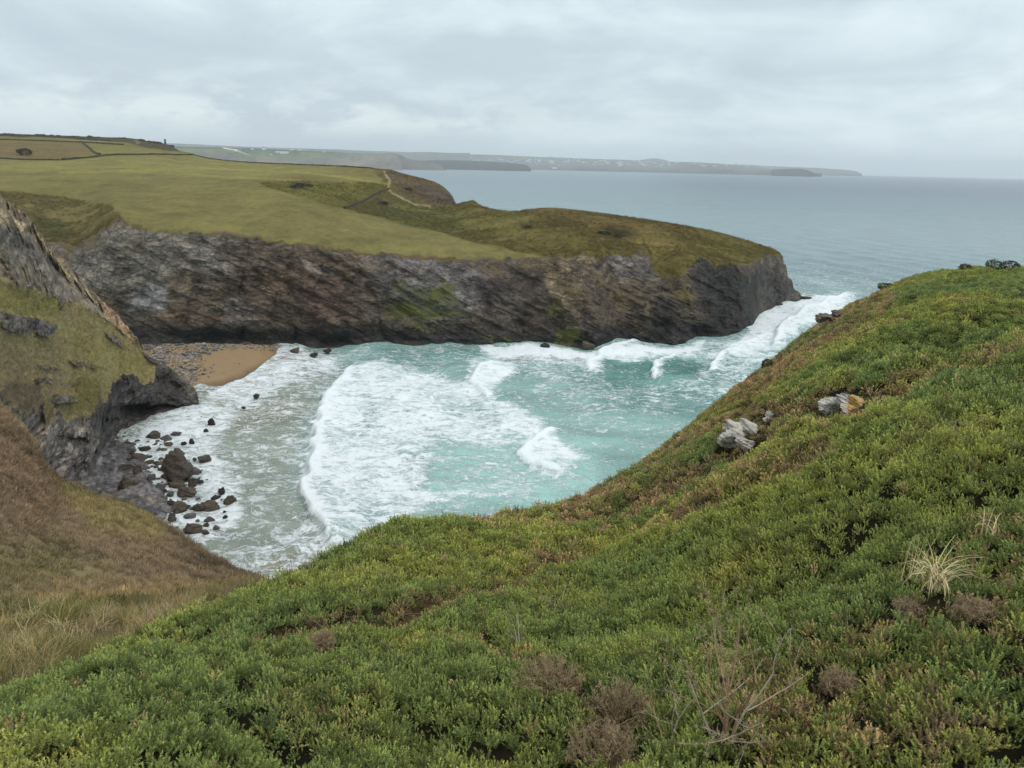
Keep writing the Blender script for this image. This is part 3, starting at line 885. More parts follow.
c = MIX(nt, M(nt, 'MULTIPLY', RAMP(nt, NOISE(nt, MAP(nt, p, (0.5, 0.5, 0.5)), 1.0, 6, 0.65), [(0.45, 0.0), (0.7, 1.0)]), 0.4), c, A(132, 108, 80))
setc(nt, b, c)
b.inputs['Roughness'].default_value = 0.6
Bm = np.concatenate([Bm, Bm[-1:] * [1.002, 1.002, 0] - [0, 0, 1.5]]); rows += 1; PYb = np.concatenate([PYb, PYb[-1:]])
structure(mesh_obj('beach', Bm.reshape(-1, 3), grid_faces(rows, 160), m))

# ------------------------------------------------------------------ sea
ys = np.concatenate([np.arange(690, 400, -1.0), np.arange(400, 215, -0.7), np.arange(215, 172, -0.8)])
xs = np.arange(-190, 1216, 1.35)
YS, XS = np.meshgrid(ys, xs, indexing='ij')
YS = YS + (XS - 512) * math.tan(ROLL)               # rows level with the horizon
SEA = onz(XS, YS, 0.0)
ext = []
for R_ in (9000, 13000, 20000):
    q = SEA[-1].copy(); q[:, :2] *= (R_ / np.hypot(q[:, 0], q[:, 1]))[:, None]; ext.append(q)
SEA = np.concatenate([SEA, np.array(ext)])
XS = np.concatenate([XS] + [XS[-1:]] * 3); YS = np.concatenate([YS] + [YS[-1:]] * 3)
SR = np.hypot(SEA[..., 0], SEA[..., 1])
sxp, syp = project(SEA)
q2 = SEA * [1, 1, 0]
nx = XS + 7 * fbm(q2 * [0.1, 0.1, 0], 4, 131) + 5 * fbm(q2 * [0.5, 0.4, 0], 3, 133); ny = YS + 4 * fbm(q2 * [0.1, 0.1, 0] + 13, 4, 132) + 3 * fbm(q2 * [0.5, 0.4, 0] + 3, 3, 134)


def plan(pts):
    return [tuple(onz(x, y, 0)[:2]) for x, y in pts]


wob = 2.2 * fbm(q2 * [0.12, 0.12, 0], 3, 141)
PXs, PYs = SEA[..., 0] + wob, SEA[..., 1] + 0.5 * wob
Z = np.zeros(SR.shape)
shore = sstep(240, 110, SR)
swl = (PXs * 0.95 + PYs * 0.3)
Z += (0.25 + 0.3 * sstep(120, 260, SR)) * np.sin(swl * 2 * math.pi / 21 + 2.5 * fbm(q2 * 0.02, 2, 142)) * sstep(700, 250, SR) * sstep(95, 150, SR)
Z += 0.45 * fbm(q2 * [0.13, 0.10, 0], 4, 143) * sstep(900, 200, SR) + 0.16 * fbm(q2 * [0.5, 0.4, 0], 3, 144) * sstep(400, 120, SR)
FO = 0.35 * np.ones(SR.shape)


def front(pts, h, back_len, foam, lead=1.0):
    """a broken wave: steep white face on the left side of the line, foam trailing behind"""
    global Z, FO
    dd, sd_ = line_dist(PXs, PYs, plan(pts))
    pxl = [p_[0] for p_ in pts]; pyl = [p_[1] for p_ in pts]
    s = dd * sd_
    endw = 1.0
    e0, e1 = plan([pts[0]])[0], plan([pts[-1]])[0]
    Ln = math.hypot(e1[0] - e0[0], e1[1] - e0[1])
    tt = ((PXs - e0[0]) * (e1[0] - e0[0]) + (PYs - e0[1]) * (e1[1] - e0[1])) / (Ln * Ln)
    endw = sstep(-0.03, 0.10, tt) * sstep(1.03, 0.90, tt)
    prof = sstep(-0.9, 0.5, s) * np.exp(-np.maximum(s, 0) / back_len)
    Z += h * prof * endw
    FO = np.maximum(FO, foam * sstep(-0.7, 0.2, s) * np.exp(-np.maximum(s, 0) / (back_len * lead)) * endw)


for poly, dv_, f_ in (
    # (pixel outline of the patch, foam density, feather)
    ([(90, 440), (150, 400), (260, 352), (330, 350), (360, 362), (322, 400), (303, 450), (300, 490), (345, 556), (250, 590), (150, 540), (90, 480)], 0.435, 8),
    ([(205, 395), (250, 365), (300, 352), (345, 356), (300, 385), (240, 405)], 0.58, 7),
    ([(110, 450), (150, 425), (215, 400), (235, 415), (215, 450), (240, 480), (240, 515), (200, 545), (165, 510), (120, 490)], 0.60, 7),
    ([(240, 540), (320, 520), (345, 560), (250, 590)], 0.5, 8),
    ([(358, 361), (400, 366), (440, 374), (475, 380), (486, 396), (545, 420), (545, 438), (520, 446), (440, 448), (420, 462), (416, 490), (440, 502), (400, 522), (345, 557), (318, 530), (302, 490), (304, 452), (322, 402)], 0.625, 9),
    ([(430, 450), (520, 447), (560, 440), (580, 470), (540, 502), (440, 504), (418, 478)], 0.45, 8),
    ([(470, 362), (512, 360), (516, 372), (490, 394), (474, 392)], 0.70, 7),
    ([(525, 430), (545, 432), (585, 458), (556, 478), (530, 470)], 0.68, 7),
    ([(340, 350), (480, 348), (470, 362), (400, 366), (345, 358)], 0.38, 5),
    ([(478, 346), (520, 344), (590, 352), (625, 342), (680, 348), (755, 333), (752, 352), (700, 366), (620, 372), (560, 368), (490, 356)], 0.54, 5),
    ([(480, 345), (560, 346), (590, 352), (680, 347), (700, 343), (700, 351), (600, 358), (480, 352)], 0.8, 3),
    ([(748, 336), (760, 308), (800, 298), (830, 292), (862, 296), (850, 304), (838, 320), (800, 330), (780, 352), (740, 362), (715, 356)], 0.68, 5),
    ([(690, 368), (780, 345), (780, 372), (720, 400), (680, 385)], 0.47, 9),
    ([(520, 365), (700, 370), (690, 400), (620, 420), (540, 400)], 0.42, 9),
    ([(600, 362), (700, 360), (700, 374), (640, 384), (605, 378)], 0.30, 5),
    ([(236, 338), (305, 338), (305, 353), (262, 360), (240, 352)], 0.55, 4),
    ([(820, 288), (1030, 270), (1030, 300), (860, 302)], 0.34, 8),
):
    w = poly_mask(nx, ny, poly, f_)
    FO = FO * (1 - w) + dv_ * w
front([(356, 361), (336, 382), (320, 404), (310, 430), (302, 458), (301, 484), (308, 506), (322, 532), (346, 558)][::-1], 1.2, 10, 0.9, 0.6)
front([(424, 452), (415, 468), (414, 486), (424, 500), (440, 510)][::-1], 0.4, 8, 0.7, 0.9)
front([(500, 361), (482, 368), (472, 380), (474, 392), (490, 402)][::-1], 1.0, 5, 1.0, 0.8)
front([(548, 428), (532, 438), (526, 452), (534, 466), (552, 478)][::-1], 0.9, 5, 1.0, 0.8)
front([(640, 341), (600, 352), (585, 362), (590, 372)][::-1], 1.1, 6, 0.95, 0.6)
front([(700, 350), (672, 356), (655, 366), (660, 380)][::-1], 1.2, 6, 0.9, 0.45)
front([(770, 335), (735, 347), (715, 360), (712, 374)][::-1], 1.2, 6, 0.95, 0.5)
front([(850, 292), (800, 312), (778, 330), (775, 350)][::-1], 1.3, 10, 0.97, 0.6)
surf = sstep(0.6, 0.95, FO) * sstep(500, 250, SR)
Z += surf * 0.22 * ridged(q2 * [0.6, 0.6, 0], 3, 151) * 0.8
# fade out foam on the open sea except scattered streaks
FO = np.where(SR > 330, FO * (1 - sstep(330, 500, SR)) + 0.12 * sstep(330, 500, SR), FO)
SEA[..., 2] = Z * sstep(70, 85, SR) - 0.0
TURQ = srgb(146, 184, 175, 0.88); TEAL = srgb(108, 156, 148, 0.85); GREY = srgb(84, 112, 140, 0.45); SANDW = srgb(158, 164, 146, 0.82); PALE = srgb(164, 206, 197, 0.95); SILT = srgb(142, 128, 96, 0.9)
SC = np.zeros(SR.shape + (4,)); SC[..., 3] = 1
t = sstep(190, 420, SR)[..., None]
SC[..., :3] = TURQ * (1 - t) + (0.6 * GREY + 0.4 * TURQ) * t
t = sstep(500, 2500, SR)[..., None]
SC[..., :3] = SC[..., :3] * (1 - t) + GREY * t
for poly, c_, f_, o_ in (([(80, 440), (150, 395), (290, 350), (340, 365), (305, 430), (298, 490), (350, 570), (250, 600), (140, 530)], SANDW, 14, 0.85),
                         ([(200, 395), (262, 362), (300, 352), (330, 354), (290, 376), (225, 405)], SILT, 8, 0.7),
                         ([(225, 410), (300, 395), (300, 420), (230, 435)], SILT, 9, 0.5), ([(250, 560), (330, 545), (345, 575), (250, 595)], SILT, 8, 0.6),
                         ([(490, 344), (590, 350), (580, 364), (500, 358)], SILT, 5, 0.6),
                         ([(560, 365), (720, 362), (760, 380), (700, 420), (600, 410)], TEAL, 12, 0.9), ([(600, 360), (705, 362), (700, 376), (610, 380)], srgb(92, 146, 134, 0.85), 5, 0.8),
                         ([(430, 448), (600, 440), (600, 505), (430, 505)], PALE, 10, 0.85), ([(380, 350), (480, 350), (470, 362), (390, 364)], TEAL, 6, 0.6),
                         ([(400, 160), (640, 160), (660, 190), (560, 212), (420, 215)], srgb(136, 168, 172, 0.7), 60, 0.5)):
    w = (poly_mask(nx, ny, poly, f_) * o_)[..., None]
    SC[..., :3] = SC[..., :3] * (1 - w) + c_ * w

m, nt, b = new_mat('sea_water')
p = pos(nt)
sp = N(nt, 'ShaderNodeSeparateXYZ', Vector=p)
pf = N(nt, 'ShaderNodeCombineXYZ', X=sp.outputs[0], Y=sp.outputs[1], Z=0.0).outputs[0]
wn1 = nt.nodes.new('ShaderNodeTexNoise'); wn1.inputs['Scale'].default_value = 0.30; wn1.inputs['Detail'].default_value = 3
nt.links.new(pf, wn1.inputs['Vector'])
warpv = VM(nt, 'ADD', pf, VM(nt, 'MULTIPLY', VM(nt, 'SUBTRACT', wn1.outputs['Color'], (0.5, 0.5, 0.5)), (4.5, 4.5, 0)))


def lace(scale, stretch, wdt):
    v_ = nt.nodes.new('ShaderNodeTexVoronoi')
    v_.feature = 'DISTANCE_TO_EDGE'
    v_.inputs['Scale'].default_value = 1.0
    nt.links.new(MAP(nt, warpv, (scale, scale * stretch, 0), (0, 0, 0.3)), v_.inputs['Vector'])
    return RAMP(nt, v_.outputs['Distance'], [(0.0, 1.0), (wdt, 0.35), (wdt * 2.6, 0.0)])


l1 = lace(0.30, 1.5, 0.06)
l2 = lace(0.85, 1.5, 0.11)


def filament(sc, w):
    f_ = NOISE(nt, MAP(nt, warpv, (sc, sc * 1.7, 0), (0, 0, 0.2)), 1.0, 5, 0.6, 0.8)
    return RAMP(nt, M(nt, 'ABSOLUTE', M(nt, 'SUBTRACT', f_, 0.5)), [(0.0, 1.0), (w, 0.3), (w * 2.5, 0.0)])


fl1, fl2 = filament(0.22, 0.035), filament(0.6, 0.04)
nf = NOISE(nt, MAP(nt, warpv, (0.26, 0.62, 0), (0, 0, -0.12)), 1.0, 8, 0.66, 0.5)
nb = NOISE(nt, MAP(nt, pf, (0.11, 0.07, 0), (0, 0, 0.3)), 1.0, 5, 0.6, 0.8)
nfine = NOISE(nt, MAP(nt, pf, (1.1, 2.0, 0)), 1.0, 6, 0.7, 0.5)
webs = M(nt, 'ADD', M(nt, 'ADD', M(nt, 'MULTIPLY', l1, 0.06), M(nt, 'MULTIPLY', l2, 0.07)), M(nt, 'ADD', M(nt, 'MULTIPLY', fl1, 0.09), M(nt, 'MULTIPLY', fl2, 0.10)))
val = M(nt, 'ADD', webs, M(nt, 'ADD', M(nt, 'MULTIPLY', nf, 0.44), M(nt, 'ADD', M(nt, 'MULTIPLY', nb, 0.26), M(nt, 'MULTIPLY', nfine, 0.22))))
foam = attr(nt, 'foam', out='Fac')
s_ = M(nt, 'ADD', val, M(nt, 'MULTIPLY', M(nt, 'SUBTRACT', foam, 0.5), 0.62))
mask = RAMP(nt, s_, [(0.49, 0.0), (0.56, 0.5), (0.66, 1.0)])
wc = attr(nt, 'water')
drk = RAMP(nt, NOISE(nt, MAP(nt, pf, (0.035, 0.10, 0), (0, 0, 0.12)), 1.0, 6, 0.6, 0.3), [(0.32, 0.74), (0.68, 1.2)])
wc = MIX(nt, 1.0, wc, drk, 'MULTIPLY')
colr = MIX(nt, mask, wc, (0.80, 0.84, 0.85))
setc(nt, b, colr)
rgh = M(nt, 'ADD', M(nt, 'ADD', 0.16, M(nt, 'MULTIPLY', attr(nt, 'chop', out='Fac'), 0.12)), M(nt, 'MULTIPLY', mask, 0.45))
nt.links.new(rgh, b.inputs['Roughness'])
b.inputs['IOR'].default_value = 1.33
b.inputs['Specular IOR Level'].default_value = 0.26
rip = M(nt, 'ADD', M(nt, 'MULTIPLY', NOISE(nt, MAP(nt, pf, (0.9, 0.45, 0), (0, 0, 0.25)), 1.0, 7, 0.62, 0.3), 0.6),
        M(nt, 'MULTIPLY', NOISE(nt, MAP(nt, pf, (0.06, 0.022, 0), (0, 0, 0.2)), 1.0, 6, 0.6, 0.2), 3.0))
hb = M(nt, 'ADD', rip, M(nt, 'MULTIPLY', mask, 0.35))
bump(nt, b, hb, 0.8, 0.55)
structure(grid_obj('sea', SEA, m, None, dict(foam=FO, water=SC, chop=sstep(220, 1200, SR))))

# ------------------------------------------------------------------ far coast
def far_loft(name, px_, base, top, r0, r1, cov, zmin=-5, n=60, rough=6.0, jit=1.0):
    px_ = np.linspace(px_[0], px_[1], int((px_[1] - px_[0]) * 1.6))
    by_, ty_ = crv(px_, base), crv(px_, top)
    ty_ = np.minimum(ty_, by_ - 0.05)
    k0 = 1.35
    P_, X_, Y_, V_ = loft(px_, [(by_, np.full_like(px_, r0)), (ty_, np.full_like(px_, r1))], [n])
    f0 = P_[0].copy(); f0[:, 2] = zmin; f0[:, :2] *= 0.998
    b0 = P_[-1].copy(); b0[:, :2] *= 1.05; b0[:, 2] -= 30
    b2_ = P_[-1].copy(); b2_[:, :2] *= 1.15; b2_[:, 2] = zmin
    P_ = np.concatenate([f0[None], P_, b0[None], b2_[None]])
    X_ = np.concatenate([X_[:1], X_, X_[-2:]]); Y_ = np.concatenate([Y_[:1], Y_, Y_[-2:]]); V_ = np.concatenate([V_[:1], V_, V_[-2:]])
    P_[1:, :, 2] += rough * fbm(P_[1:] * [1 / 300, 1 / 300, 0], 4, sum(map(ord, name)) % 97) * 0.6
    jx_ = X_ + jit * 2 * fbm(np.stack([X_ * 0.2, Y_ * 0.6, 0 * X_], -1), 3, 5); jy_ = Y_ + jit * 0.6 * fbm(np.stack([X_ * 0.3, Y_ * 0.6, 0 * X_ + 9], -1), 3, 6)
    col = paint(jx_, jy_, cov[0], cov[1])
    o = structure(grid_obj(name, P_, MAT_FAR, None, dict(cover=col)))
    return P_, o


zb = lambda x, r: 384 + 0 * x
FG = A(98, 116, 56); FCL = A(110, 102, 90); FD = A(56, 56, 46)
# green fields and cliffs along the next bay
far_loft('bay_terrain', (150, 402), [(150, 168), (300, 169), (402, 170.3)], [(150, 146), (178, 146.5), (200, 147), (240, 148.2), (290, 150), (330, 152), (352, 153.2), (380, 153.6), (396, 155), (402, 162)], 5200, 5600, (FCL, [
    ([(150, 140), (402, 140), (402, 154.2), (352, 154.6), (300, 157), (262, 157), (215, 156.5), (190, 156), (150, 156)], FG, 0.7),
    ([(180, 150), (225, 151), (240, 155), (200, 155)], A(98, 104, 66), 0.8), ([(225, 149), (300, 152.5), (298, 155), (250, 154.5)], A(84, 108, 56), 0.8),
    ([(150, 144), (300, 148.5), (402, 154), (330, 153), (250, 150.3), (150, 147.2)], A(72, 76, 60), 0.5),
    ([(222, 147.6), (236, 149.6), (247, 154), (249, 155.4), (245, 154.4), (234, 150.6), (222, 148.4)], A(220, 214, 196), 0.35), ([(200, 153), (232, 153), (236, 158), (200, 160)], A(96, 86, 74), 1.0)]), rough=5)
far_loft('bay_cliff', (330, 448), [(330, 169.3), (400, 170.2), (430, 170.4), (448, 170.8)], [(330, 153.4), (352, 154), (380, 154.2), (392, 153.6), (402, 156), (408, 159), (420, 161), (432, 162), (440, 164.5), (444, 168), (448, 170.5)], 5600, 5900, (A(92, 86, 80), [([(330, 150), (405, 150), (402, 156), (330, 156)], A(86, 88, 60), 0.8)]), rough=9)
far_loft('far_ridge_terrain', (100, 470), [(100, 168), (470, 168)], [(100, 141), (180, 143.5), (240, 146.5), (300, 148.5), (350, 150), (400, 151.8), (470, 153)], 9000, 10800, (A(86, 88, 76), []), rough=10)
far_loft('mid_headland_terrain', (415, 531), [(415, 168.6), (531, 169.2)], [(415, 161), (440, 160), (470, 160.5), (500, 162), (520, 163.4), (527, 165), (531, 168.8)], 6700, 6900, (A(58, 57, 48), [([(415, 164), (531, 165.5), (531, 172), (415, 172)], A(50, 46, 42), 0.7)]), rough=8)
far_loft('point_terrain', (772, 815), [(772, 172.0), (815, 173.6)], [(772, 169.8), (785, 168.9), (798, 168.7), (806, 169.8), (812, 171.8), (815, 173.4)], 8600, 8700, (A(46, 46, 40), []), rough=3)
TP, _ = far_loft('town_terrain', (395, 822), [(395, 167.2), (500, 167.5), (600, 168.8), (700, 170.6), (800, 173.0), (822, 173.6)], [(395, 152.3), (440, 153.3), (500, 155.2), (560, 157.6), (620, 159.8), (680, 161.8), (720, 163.6), (760, 166.8), (785, 169.6), (800, 170.5), (808, 171.5), (814, 172.6), (822, 173.5)], 9300, 10800, (A(96, 96, 86), [
    ([(395, 164.5), (600, 166), (760, 170), (822, 171), (822, 178), (395, 172)], A(84, 80, 74), 0.8), ([(790, 166), (822, 168), (822, 175), (785, 173)], A(60, 58, 48), 1.2)]), rough=10)
far_loft('distant_headland_terrain', (740, 862), [(740, 172), (862, 174.4)], [(740, 164.4), (780, 166.4), (820, 168.2), (845, 169.8), (855, 171), (862, 173.8)], 13500, 14300, (A(92, 92, 84), []), rough=8)
far_loft('dune_terrain', (640, 668), [(640, 161), (668, 161.6)], [(640, 160), (655, 158.3), (668, 160.6)], 12500, 13000, (A(90, 92, 84), []), rough=3)



def surf(P_, X_, Y_, px_, py_, rows=slice(None)):
    if P_ is G:                       # the near slope: first point of the finished ground on that sight line
        dd_ = np.hypot(GPX - px_, GPY - py_)
        ok = dd_ < max(2.5, dd_.min() * 1.3)
        k = np.argmin(np.where(ok, GR + dd_ * 0.05, 1e9))
        return G.reshape(-1, 3)[k].copy()
    k = np.argmin((X_[rows] - px_) ** 2 + (Y_[rows] - py_) ** 2)
    return P_[rows].reshape(-1, 3)[k]


GPX, GPY = project(G)
_bad = ((G - np.array([0, 0, H])) @ _f) < 0.5
GPX[_bad] = 1e6
# ------------------------------------------------------------------ rocks
def ico(n=2):
    import bmesh
    bm = bmesh.new()
    bmesh.ops.create_icosphere(bm, subdivisions=n, radius=1.0)
    V = np.array([v.co[:] for v in bm.verts]); Fq = np.array([[v.index for v in f.verts] for f in bm.faces])
    bm.free()
    return V, Fq


ICO3, ICO4, ICO2 = ico(4), ico(5), ico(2)


def rock_mesh(seed, dims, sub=ICO3, cuts=9, rough=0.12, bed=None):
    """an angular boulder: a sphere planed off along random joints, then weathered"""
    r = np.random.default_rng(seed)
    V, Fq = sub[0].copy(), sub[1]
    for k in range(cuts):
        n = r.normal(size=3); n /= np.linalg.norm(n)
        dcut = r.uniform(0.38, 0.80)
        h = V @ n
        V = V - np.maximum(h - dcut, 0)[:, None] * n * 0.94
    nn = V / np.linalg.norm(V, axis=1, keepdims=True)
    q = V * 1.3 + seed * 3.7
    V = V + nn * (rough * fbm(q, 4, seed) + 0.5 * rough * ridged(q * 2.2, 3, seed + 3))[:, None]
    if bed is not None:
        lay_ = V @ np.array(bed)
        V = V + nn * (0.05 * np.sign(np.sin(lay_ * 17 + 2 * fbm(q, 2, seed + 8))))[:, None]
    return V * np.array(dims), Fq


MAT_BOULDER = rock_mat('boulder_stone', 2.2, (0.2, 0.5, 0.3), False, srgb(90, 81, 71, 0.82), 0.8, (0.45, 1.0, 1.6))
MAT_BOULDER_G = rock_mat('grey_boulder_stone', 2.2, (0.2, 0.5, 0.3), False, srgb(98, 94, 92, 0.8), 0.8, (0.5, 1.0, 1.5))
MAT_BOULDER_D = rock_mat('wet_boulder_stone', 2.2, (0.2, 0.5, 0.3), False, srgb(58, 55, 53, 0.75), 0.8, (0.5, 1.0, 1.6))

rock_data = [
    # px, py (base), width px, height/width, depth/width, tone, label
    (176, 484, 26, 0.95, 0.9, 'b', 'largest brown boulder, tall and rounded, standing in white surf'),
    (165, 472, 13, 1.0, 0.9, 'b', 'dark rounded boulder leaning against the back of the largest boulder'),
    (172, 489, 17, 0.35, 0.7, 'b', 'low flat slab at the foot of the largest boulder'),
    (124, 474, 11, 0.75, 0.9, 'b', 'dark angular boulder at the inland end of the boulder pile'),
    (135, 476, 15, 0.6, 0.9, 'b', 'brown blocky boulder touching the dark angular one, inland of the largest boulder'),
    (127, 493, 22, 0.62, 0.85, 'b', 'broad brown boulder by the grey shelf, second largest on the shore'),
    (148, 489, 9, 0.7, 0.9, 'b', 'small dark boulder between the broad boulder and the largest boulder'),
    (159, 489, 8, 0.7, 0.9, 'g', 'small grey boulder just inland of the low flat slab'),
    (150, 481, 8, 0.6, 0.9, 'g', 'small grey boulder behind the small dark boulder on the shelf'),
    (192, 487, 10, 0.85, 0.9, 'b', 'upright brown boulder alone in foam just seaward of the largest boulder'),
    (183, 498, 23, 0.34, 0.6, 'b', 'long low brown boulder in front of the upright one'),
    (169, 497, 8, 0.5, 0.8, 'g', 'grey stone at the inland tip of the long low boulder'),
    (180, 514, 15, 0.65, 0.8, 'b', 'tilted brown boulder close to the edge of the brown slope'),
    (171, 523, 8, 0.9, 0.9, 'b', 'small upright boulder between the tilted boulder and the brown slope'),
    (189, 530, 10, 0.55, 0.8, 'b', 'brown boulder behind the lowest rock near the slope edge'),
    (192, 535, 17, 0.42, 0.7, 'b', 'lowest rock of the shore, broad and half awash near the slope edge'),
    (209, 511, 22, 0.36, 0.5, 'b', 'long ridge of brown rock reaching out into the foam'),
    (229, 504, 11, 0.7, 0.8, 'b', 'pointed brown boulder at the seaward end of the long ridge'),
    (197, 512, 13, 0.45, 0.7, 'b', 'brown boulder at the inland end of the long ridge'),
    (221, 495, 7.5, 0.8, 0.9, 'd', 'black boulder standing clear in the surf beyond the ridge'),
    (215, 499, 9, 0.25, 0.7, 'd', 'flat dark stone awash beside the black boulder'),
    (208, 522, 10, 0.4, 0.8, 'g', 'flat grey stone in foam below the long ridge'),
    (206, 527, 7, 0.6, 0.8, 'b', 'small brown stone below the flat grey stone'),
    (225, 519, 5, 0.65, 0.8, 'd', 'small dark stone at the outer edge of the surf, below the pointed boulder'),
    (224, 513, 4, 0.5, 0.8, 'd', 'tiny dark stone just under the pointed boulder'),
    (176, 455, 12, 0.5, 0.8, 'b', 'brown boulder behind the largest boulder, half in foam'),
    (167, 447, 10, 0.45, 0.8, 'b', 'flat brown boulder upshore of the largest boulder'),
    (202, 462, 13, 0.45, 0.8, 'b', 'brown boulder alone in thin foam, seaward of the big pair'),
    (194, 461, 5, 0.5, 0.8, 'b', 'small stone touching the lone brown boulder in thin foam'),
    (191, 444, 6, 0.7, 0.8, 'd', 'small black boulder in the wash below the cave toe'),
    (183, 445, 7, 0.4, 0.8, 'd', 'flat dark stone next to the small black boulder'),
    (210, 426, 11, 0.5, 0.7, 'd', 'black rock breaking the surf off the toe of the spur'),
    (206, 432, 5, 0.5, 0.8, 'd', 'small black rock under the black rock off the toe'),
    (175, 436, 11, 0.35, 0.8, 'g', 'pale flat stone in the wash near the cave'),
    (152, 440, 14, 0.45, 0.8, 'b', 'flat brown rock at the mouth of the cave'),
    (243, 409, 6, 0.4, 0.7, 'd', 'dark stone in the shallows out from the beach'),
    (255, 398, 8, 0.35, 0.7, 'd', 'low dark stone in the shallows, farthest out from the beach'),
    (200, 420, 6, 0.4, 0.8, 'b', 'small brown stone at the corner of the spur toe'),
    (294, 353, 13, 0.35, 0.7, 'b', 'brown rock at the water line where the beach meets the far cliff'),
    (313, 357, 11, 0.35, 0.7, 'd', 'dark rock awash under the far cliff beyond the beach'),
    (326, 353, 9, 0.4, 0.7, 'd', 'dark rock at the cliff foot, right of the beach'),
    (545, 349, 12, 0.4, 0.7, 'd', 'dark rock at the foot of the far cliff below the green patch'),
    (586, 349, 16, 0.4, 0.7, 'b', 'brown rock jutting from the buttress foot into white water'),
    (634, 343, 12, 0.4, 0.7, 'd', 'black ledge rock in the surf right of the buttress'),
    (778, 306, 10, 0.35, 0.7, 'd', 'dark ledge at the very tip of the headland'),
    (807, 299, 9, 0.3, 0.7, 'd', 'black rock awash off the headland tip'),
    (846, 295, 7, 0.25, 0.7, 'd', 'small black reef rock in foam, farthest out from the headland'),
]
MT = {'b': MAT_BOULDER, 'g': MAT_BOULDER_G, 'd': MAT_BOULDER_D}
for i, (px_, py_, w_, hr_, dr_, tone, lab) in enumerate(rock_data):
    c_ = onz(px_, py_, 0.0)
    r_ = rz(px_, py_, 0.0)
    W = w_ * math.hypot(r_, H) / F
    V_, F_ = rock_mesh(300 + i, (W * 0.56, W * 0.56 * dr_ * 1.2, W * hr_ * 0.85), ICO3 if w_ > 12 else ICO2 if w_ < 6 else ICO3, 14, 0.11, (0.3, 0.1, 0.95))
    V_[:, 2] += W * hr_ * 0.30
    o = mesh_obj('boulder', V_, F_, MT[tone])
    o.location = (c_[0], c_[1] + W * 0.3, 0)
    o.rotation_euler = (0, 0, random.uniform(-0.4, 0.4))
    tag(o, lab, 'boulder', 'boulders in the surf of the cove')

# grey bedrock shelf between the spur and the brown slope
kx_ = np.linspace(52, 200, 200); ky_ = np.linspace(560, 418, 200)
SXX, SYY = np.meshgrid(kx_, ky_)
e = np.where(SXX > 0, 1, 0) * poly_mask(SXX + 5 * fbm(np.stack([SXX * .1, SYY * .1, 0 * SXX], -1), 3, 7), SYY, [(40, 425), (95, 440), (118, 440), (138, 452), (150, 470), (150, 485), (162, 497), (178, 508), (165, 525), (190, 560), (40, 560)], 12)
SH = onz(SXX, SYY, 0.0)
SH[..., 2] = -0.7 + e * 1.35 + 0.75 * ridged(SH * [0.22, 0.16, 0], 4, 161) * (0.4 + e) + 0.5 * e * fbm(SH * [0.8, 0.5, 0], 3, 162)
m_ = np.zeros(SXX.shape + (4,)); m_[..., :3] = srgb(104, 100, 100, 0.9); m_[..., 3] = 1
structure(grid_obj('rock_shelf_terrain', SH, MAT_SPUR, None, dict(cover=m_, veg=np.zeros(SXX.shape), vegcol=m_), flip=True))

# smaller stones strewn over the shelf: each its own boulder
small = [rock_mesh(900 + k, (0.5, 0.45, 0.3), ICO2, 12, 0.10) for k in range(4)]
protos_small = []
sc_i = 0
for k in range(420):
    px_ = random.gauss(158, 34); py_ = random.gauss(478, 30)
    if not (92 < px_ < 245 and 428 < py_ < 545) or py_ > 470 + (px_ - 60) * 0.62 or px_ - 150 > (py_ - 420) * 1.05 or random.random() < max(0, (px_ - 165) / 90):
        continue
    c_ = onz(px_, py_, 0.0)
    if sc_i < 4:
        o = mesh_obj('stone', small[sc_i][0], small[sc_i][1], [MAT_BOULDER_G, MAT_BOULDER, MAT_BOULDER_D, MAT_BOULDER_G][sc_i])
        protos_small.append(o)
    else:
        o = protos_small[sc_i % 4].copy(); C.objects.link(o)
    sc_i += 1
    o.location = (c_[0], c_[1], 0.18)
    s_ = min(3.0, 0.55 * math.exp(random.gauss(0.35, 0.5)))
    o.scale = (s_, s_, s_ * random.uniform(0.6, 1.1))
    o.rotation_euler = (0, 0, random.uniform(0, 6.28))
    tag(o, 'small grey or brown stone strewn on the wet shelf among the boulders', 'stone', 'small stones on the rock shelf')


# ------------------------------------------------------------------ scattered plants (uncountable cover)
def tuft_mesh(seed, shoots=6, rad=0.07, h=0.14, needles=30, nl=0.024, nw=0.0034):
    """a small dome of gorse: shoots fanning from one foot, each bristling with spines"""
    r = np.random.default_rng(seed)
    V, T, Yg = [], [], []
    for s in range(shoots):
        a0 = 2 * math.pi * s / max(1, shoots - 1) + r.normal() * 0.4
        ln_ = 0.0 if s == 0 else r.uniform(0.45, 1.0)
        hh = h * r.uniform(0.8, 1.2) * (1 - 0.5 * ln_)
        top = np.array([math.cos(a0) * rad * ln_, math.sin(a0) * rad * ln_, hh])
        ax = top / np.linalg.norm(top)
        for k in range(needles):
            u = (k + r.uniform(0, 1)) / needles
            u = 0.2 + 0.8 * u
            base = top * u + np.array([ax[0], ax[1], 0]) * 0.015 * (1 - u)
            a = r.normal(size=3); a -= ax * (a @ ax); a /= np.linalg.norm(a)
            dvec = a + ax * (0.35 + 1.1 * u ** 3); dvec /= np.linalg.norm(dvec)
            l_ = nl * (1.25 - 0.5 * u) * r.uniform(0.75, 1.25)
            side = np.cross(dvec, r.normal(size=3)); side /= np.linalg.norm(side)
            i0 = len(V)
            V += [base - side * nw, base + side * nw, base + dvec * l_]
            T.append((i0, i0 + 1, i0 + 2))
            yv = 0.05 + 0.95 * max(0, (u - 0.6) / 0.4)
            Yg += [yv, yv, min(1, yv + 0.2)]
    return np.array(V), np.array(T), np.array(Yg)


